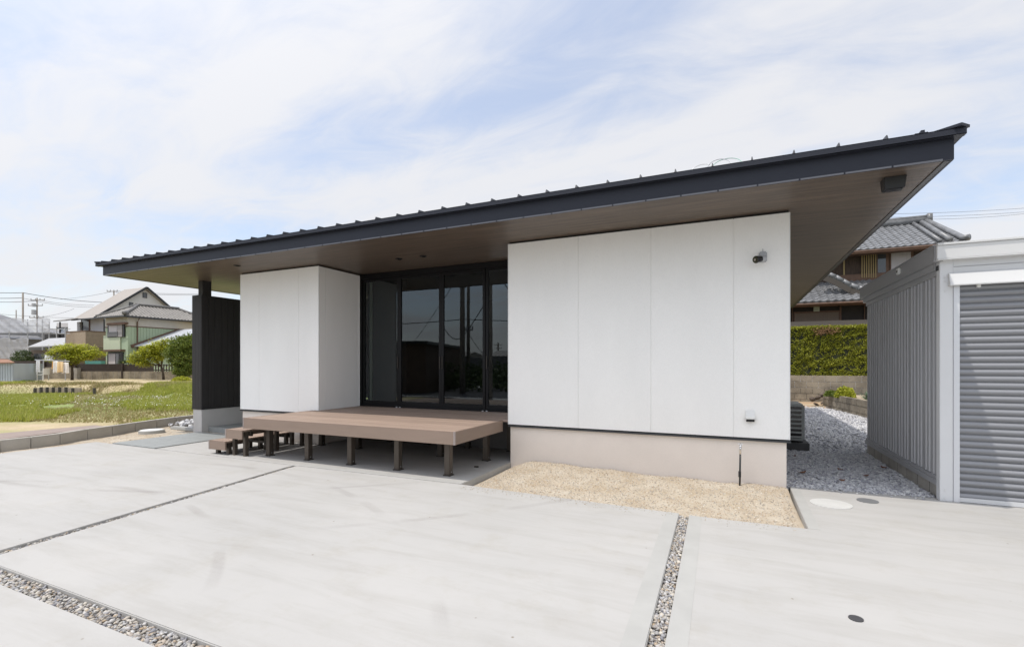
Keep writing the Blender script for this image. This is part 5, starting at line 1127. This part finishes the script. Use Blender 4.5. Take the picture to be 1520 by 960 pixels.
t0p = gd(188, 545, 37)
tree('garden_shrub', 'small thin pine shrub in front of the green house window', 'shrub', (t0p.x, t0p.y, .4), [B(182, 536, 37, .35, .3, .15), B(190, 531, 37, .3, .3, .14), B(195, 537, 37, .3, .3, .14)], M['leaf_dark'], .05, 50, 22, .09, (.05, .09))
p = gd(38, 570, 29); bush('weed_clump', 'overgrown dark green weeds beside the tin shed', 'weeds', (p.x, p.y, .1), 1.3, 3500, (.07, .14), M['leaf_green'], .45)
p = gd(270, 560, 32); bush('weed_clump', 'pale green weeds at the foot of the bushy tree', 'weeds', (p.x, p.y, .38), .6, 1200, (.06, .12), M['leaf_lime'], .35)
mb = MB(); q = gd(150, 546, 37.5); dbox(mb, 126, 150, .4, gd(0, 535.5, 37.6).z, 37.6, .4); tag(mb.build('green_net_panel', mat('teal_sheet', (.10, .30, .25), .7, var=.1)), 'low teal green sheet panel behind the fence under the tree', 'panel')

# utility poles and wires
def pole(name, label, px, ytop, D, r_=.16, arms=(), extras=(), group=None, virtual=False):
    def pt(x, y, d): 
        q = gd(x, y, d)
        return Vector((q.x, 15.7 - q.y, q.z)) if virtual else q
    a = pt(px, ytop, D); t = empty(name, (a.x, a.y, 0), label, 'utility pole', group)
    mb = MB(); mb.tube([(a.x, a.y, -.1), a], [r_, r_ * .7], 10); mb.build('shaft', M['pole'], t, smooth=True)
    for (x0, x1, y) in arms:
        mb = MB(); mb.bar(pt(x0, y, D - .1), pt(x1, y, D - .1), .08, .1); am = mb.build('crossarm', M['pole'], t)
        mb = MB()
        for k in range(4): q = pt(x0 + (x1 - x0) * k / 3, y, D - .1); mb.tube([q, q + Vector((0, 0, .28))], .06, 6)
        mb.build('insulators', M['fitting'], am)
    for (x, y, rr, hh) in extras:
        q = pt(x, y, D - .3); mb = MB(); mb.tube([q, q + Vector((0, 0, hh))], rr, 12); mb.build('transformer', M['fitting'], t)
    return t
pole('utility_pole', 'plain brown utility pole behind the scaffolded house', 34, 434, 62, .13)
pole('utility_pole', 'utility pole with crossarms and transformer beside the plain pole', 55, 442, 75, .13, arms=((42, 63, 453.5), (44, 64, 471.5), (46, 66, 445.5)), extras=((50, 467, .28, .75), (50, 455, .25, .5)))
pole('utility_pole', 'crossarm pole peeking over the taupe gabled roof', 169, 431, 80, .13, arms=((159, 174, 432.5),))
pole('utility_pole', 'thin short pale pole between roof and plain pole', 24, 460, 80, .1)
def wires(label, lines, grp, r_=.03, virtual=False):
    for i, (a, b_, sag) in enumerate(lines):
        pts = []
        for k in range(13):
            t_ = k / 12; p = Vector(a).lerp(Vector(b_), t_); p.z -= sag * 4 * t_ * (1 - t_); pts.append(p)
        mb = MB(); mb.tube(pts, r_, 5); tag(mb.build('overhead_wire', M['wire']), label, 'wire', grp)
wires('black overhead wire running level from the plain utility pole over the roofs at left', [(gd(-40, 432, 62), gd(34, 434.5, 62), .1), (gd(34, 434.5, 62), gd(170, 449, 80), .3), (gd(-40, 441, 62), gd(34, 442, 62), .1), (gd(-40, 445, 75), gd(55, 446, 75), .3)], 'overhead wires above the left houses', .035)
wires('thin overhead wire strung past the transformer pole at left', [(gd(36, 443, 62), gd(140, 456, 80), .3), (gd(62, 446, 75), gd(140, 453, 80), .2), (gd(-40, 462, 75), gd(140, 472, 80), .3), (gd(90, 444, 90), gd(169, 432, 80), .2), (gd(64, 470, 75), gd(110, 458, 90), .2)], 'thin wires near the transformer pole', .022)
wires('thin overhead wire right of the gabled roof crossing behind the eave', [(gd(172, 432, 80), gd(300, 436, 110), .2), (gd(172, 434, 80), gd(300, 437.5, 110), .2), (gd(255, 456, 80), gd(300, 466, 90), .1)], 'wires between gabled roof and eave', .03)
wires('thin overhead wire crossing the sky behind the tiled house at right', [(gd(1250, 318, 50), gd(1620, 300, 60), .4), (gd(1250, 323, 50), gd(1620, 306, 60), .4), (gd(1250, 322, 52), gd(1620, 303, 60), .9)], 'overhead wires at right', .016)

# things across the road behind the camera, mirrored in the glass doors
def vd(x, y, d): q = gd(x, y, d); return Vector((q.x, 15.7 - q.y, q.z))
pole('utility_pole', 'dark utility pole across the road mirrored in the third glass door', 686, 330, 26, .16, virtual=True, arms=((680, 692, 425),))
pole('utility_pole', 'steel pole beside the dark utility pole, mirrored in the third glass door', 695, 340, 34, .13, virtual=True, arms=((689, 701, 490),))
pole('utility_pole', 'concrete pole with step bolts mirrored in the rightmost glass door', 726, 320, 21, .13, virtual=True)
pole('utility_pole', 'far pole with crossarms mirrored in the rightmost glass door', 739, 508, 110, .25, arms=((733, 745, 512), (734, 744, 517)), virtual=True)
wires('black overhead wire across the road, mirrored in the glass doors', [(vd(400, 472, 26), vd(686, 474, 26), .3), (vd(686, 474, 26), vd(1100, 470, 30), .2), (vd(655, 480, 26), vd(686, 500, 26), .4), (vd(686, 500, 26), vd(725, 440, 21), .1), (vd(600, 520, 80), vd(686, 400, 26), .5), (vd(726, 380, 21), vd(800, 470, 21), .5), (vd(686, 480, 26), vd(722, 530, 60), .2)], 'wires across the road', .022)
t = empty('brown_building', tuple(vd(610, 541, 26)), 'low brown building across the road mirrored in the second glass door', 'building')
mb = MB(); a, b_ = vd(520, 541, 26), vd(631, 541, 26); mb.prism([(a.x, a.y, -.1), (b_.x, b_.y, -.1), (b_.x - 2, b_.y - 7, -.1), (a.x - 2, a.y - 7, -.1)], (0, 0, 2.7)); mb.build('wall', mat('brown_cladding', (.11, .075, .055), .8, var=.2), t)
mb = MB(); mb.prism([(a.x - .3, a.y + .3, 2.61), (b_.x + .3, b_.y + .3, 2.61), (b_.x - 2, b_.y - 7.3, 2.61), (a.x - 2.3, a.y - 7.3, 2.61)], (0, 0, .15)); mb.build('roof', M['black_metal'], t)
P = []
for k in range(90):
    c = vd(random.uniform(560, 800), 541, random.uniform(28, 50)); P.append((c.x, c.y, random.uniform(.3, 1.0), random.uniform(.8, 2.0), random.uniform(.8, 1.6), random.uniform(.4, .8)))
tag(leaves('roadside_scrub', clump_pts(P, 700, 26, .3), (.15, .3), M['leaf_dark']), kind='stuff')
for i, (x0, x1, y0, D) in enumerate(((655, 690, 529, 90), (692, 718, 531, 100), (722, 756, 528, 80), (640, 660, 527, 110), (590, 650, 526, 95))):
    a, b_ = vd(x0, 541, D), vd(x1, 541, D); t = empty('distant_house', (a.x, a.y, 0), ['first', 'second', 'third', 'fourth', 'fifth'][i] + ' low grey building from the right beyond the road, seen only mirrored in glass', 'house'); z = vd(x0, y0, D).z
    mb = MB(); mb.prism([(a.x, a.y, -.1), (b_.x, b_.y, -.1), (b_.x, b_.y - 8, -.1), (a.x, a.y - 8, -.1)], (0, 0, z)); mb.build('wall', mat('far_wall', (.14, .14, .15), .8, var=.3), t)
    mb = MB(); mb.add([(a.x, a.y, z), (b_.x, b_.y, z), (b_.x, b_.y - 8, z), (a.x, a.y - 8, z), (a.x, a.y - 4, z + 1), (b_.x, b_.y - 4, z + 1)], [(0, 1, 5, 4), (2, 3, 4, 5), (0, 4, 3), (1, 2, 5)]); mb.build('roof', M['kawara2'], t)
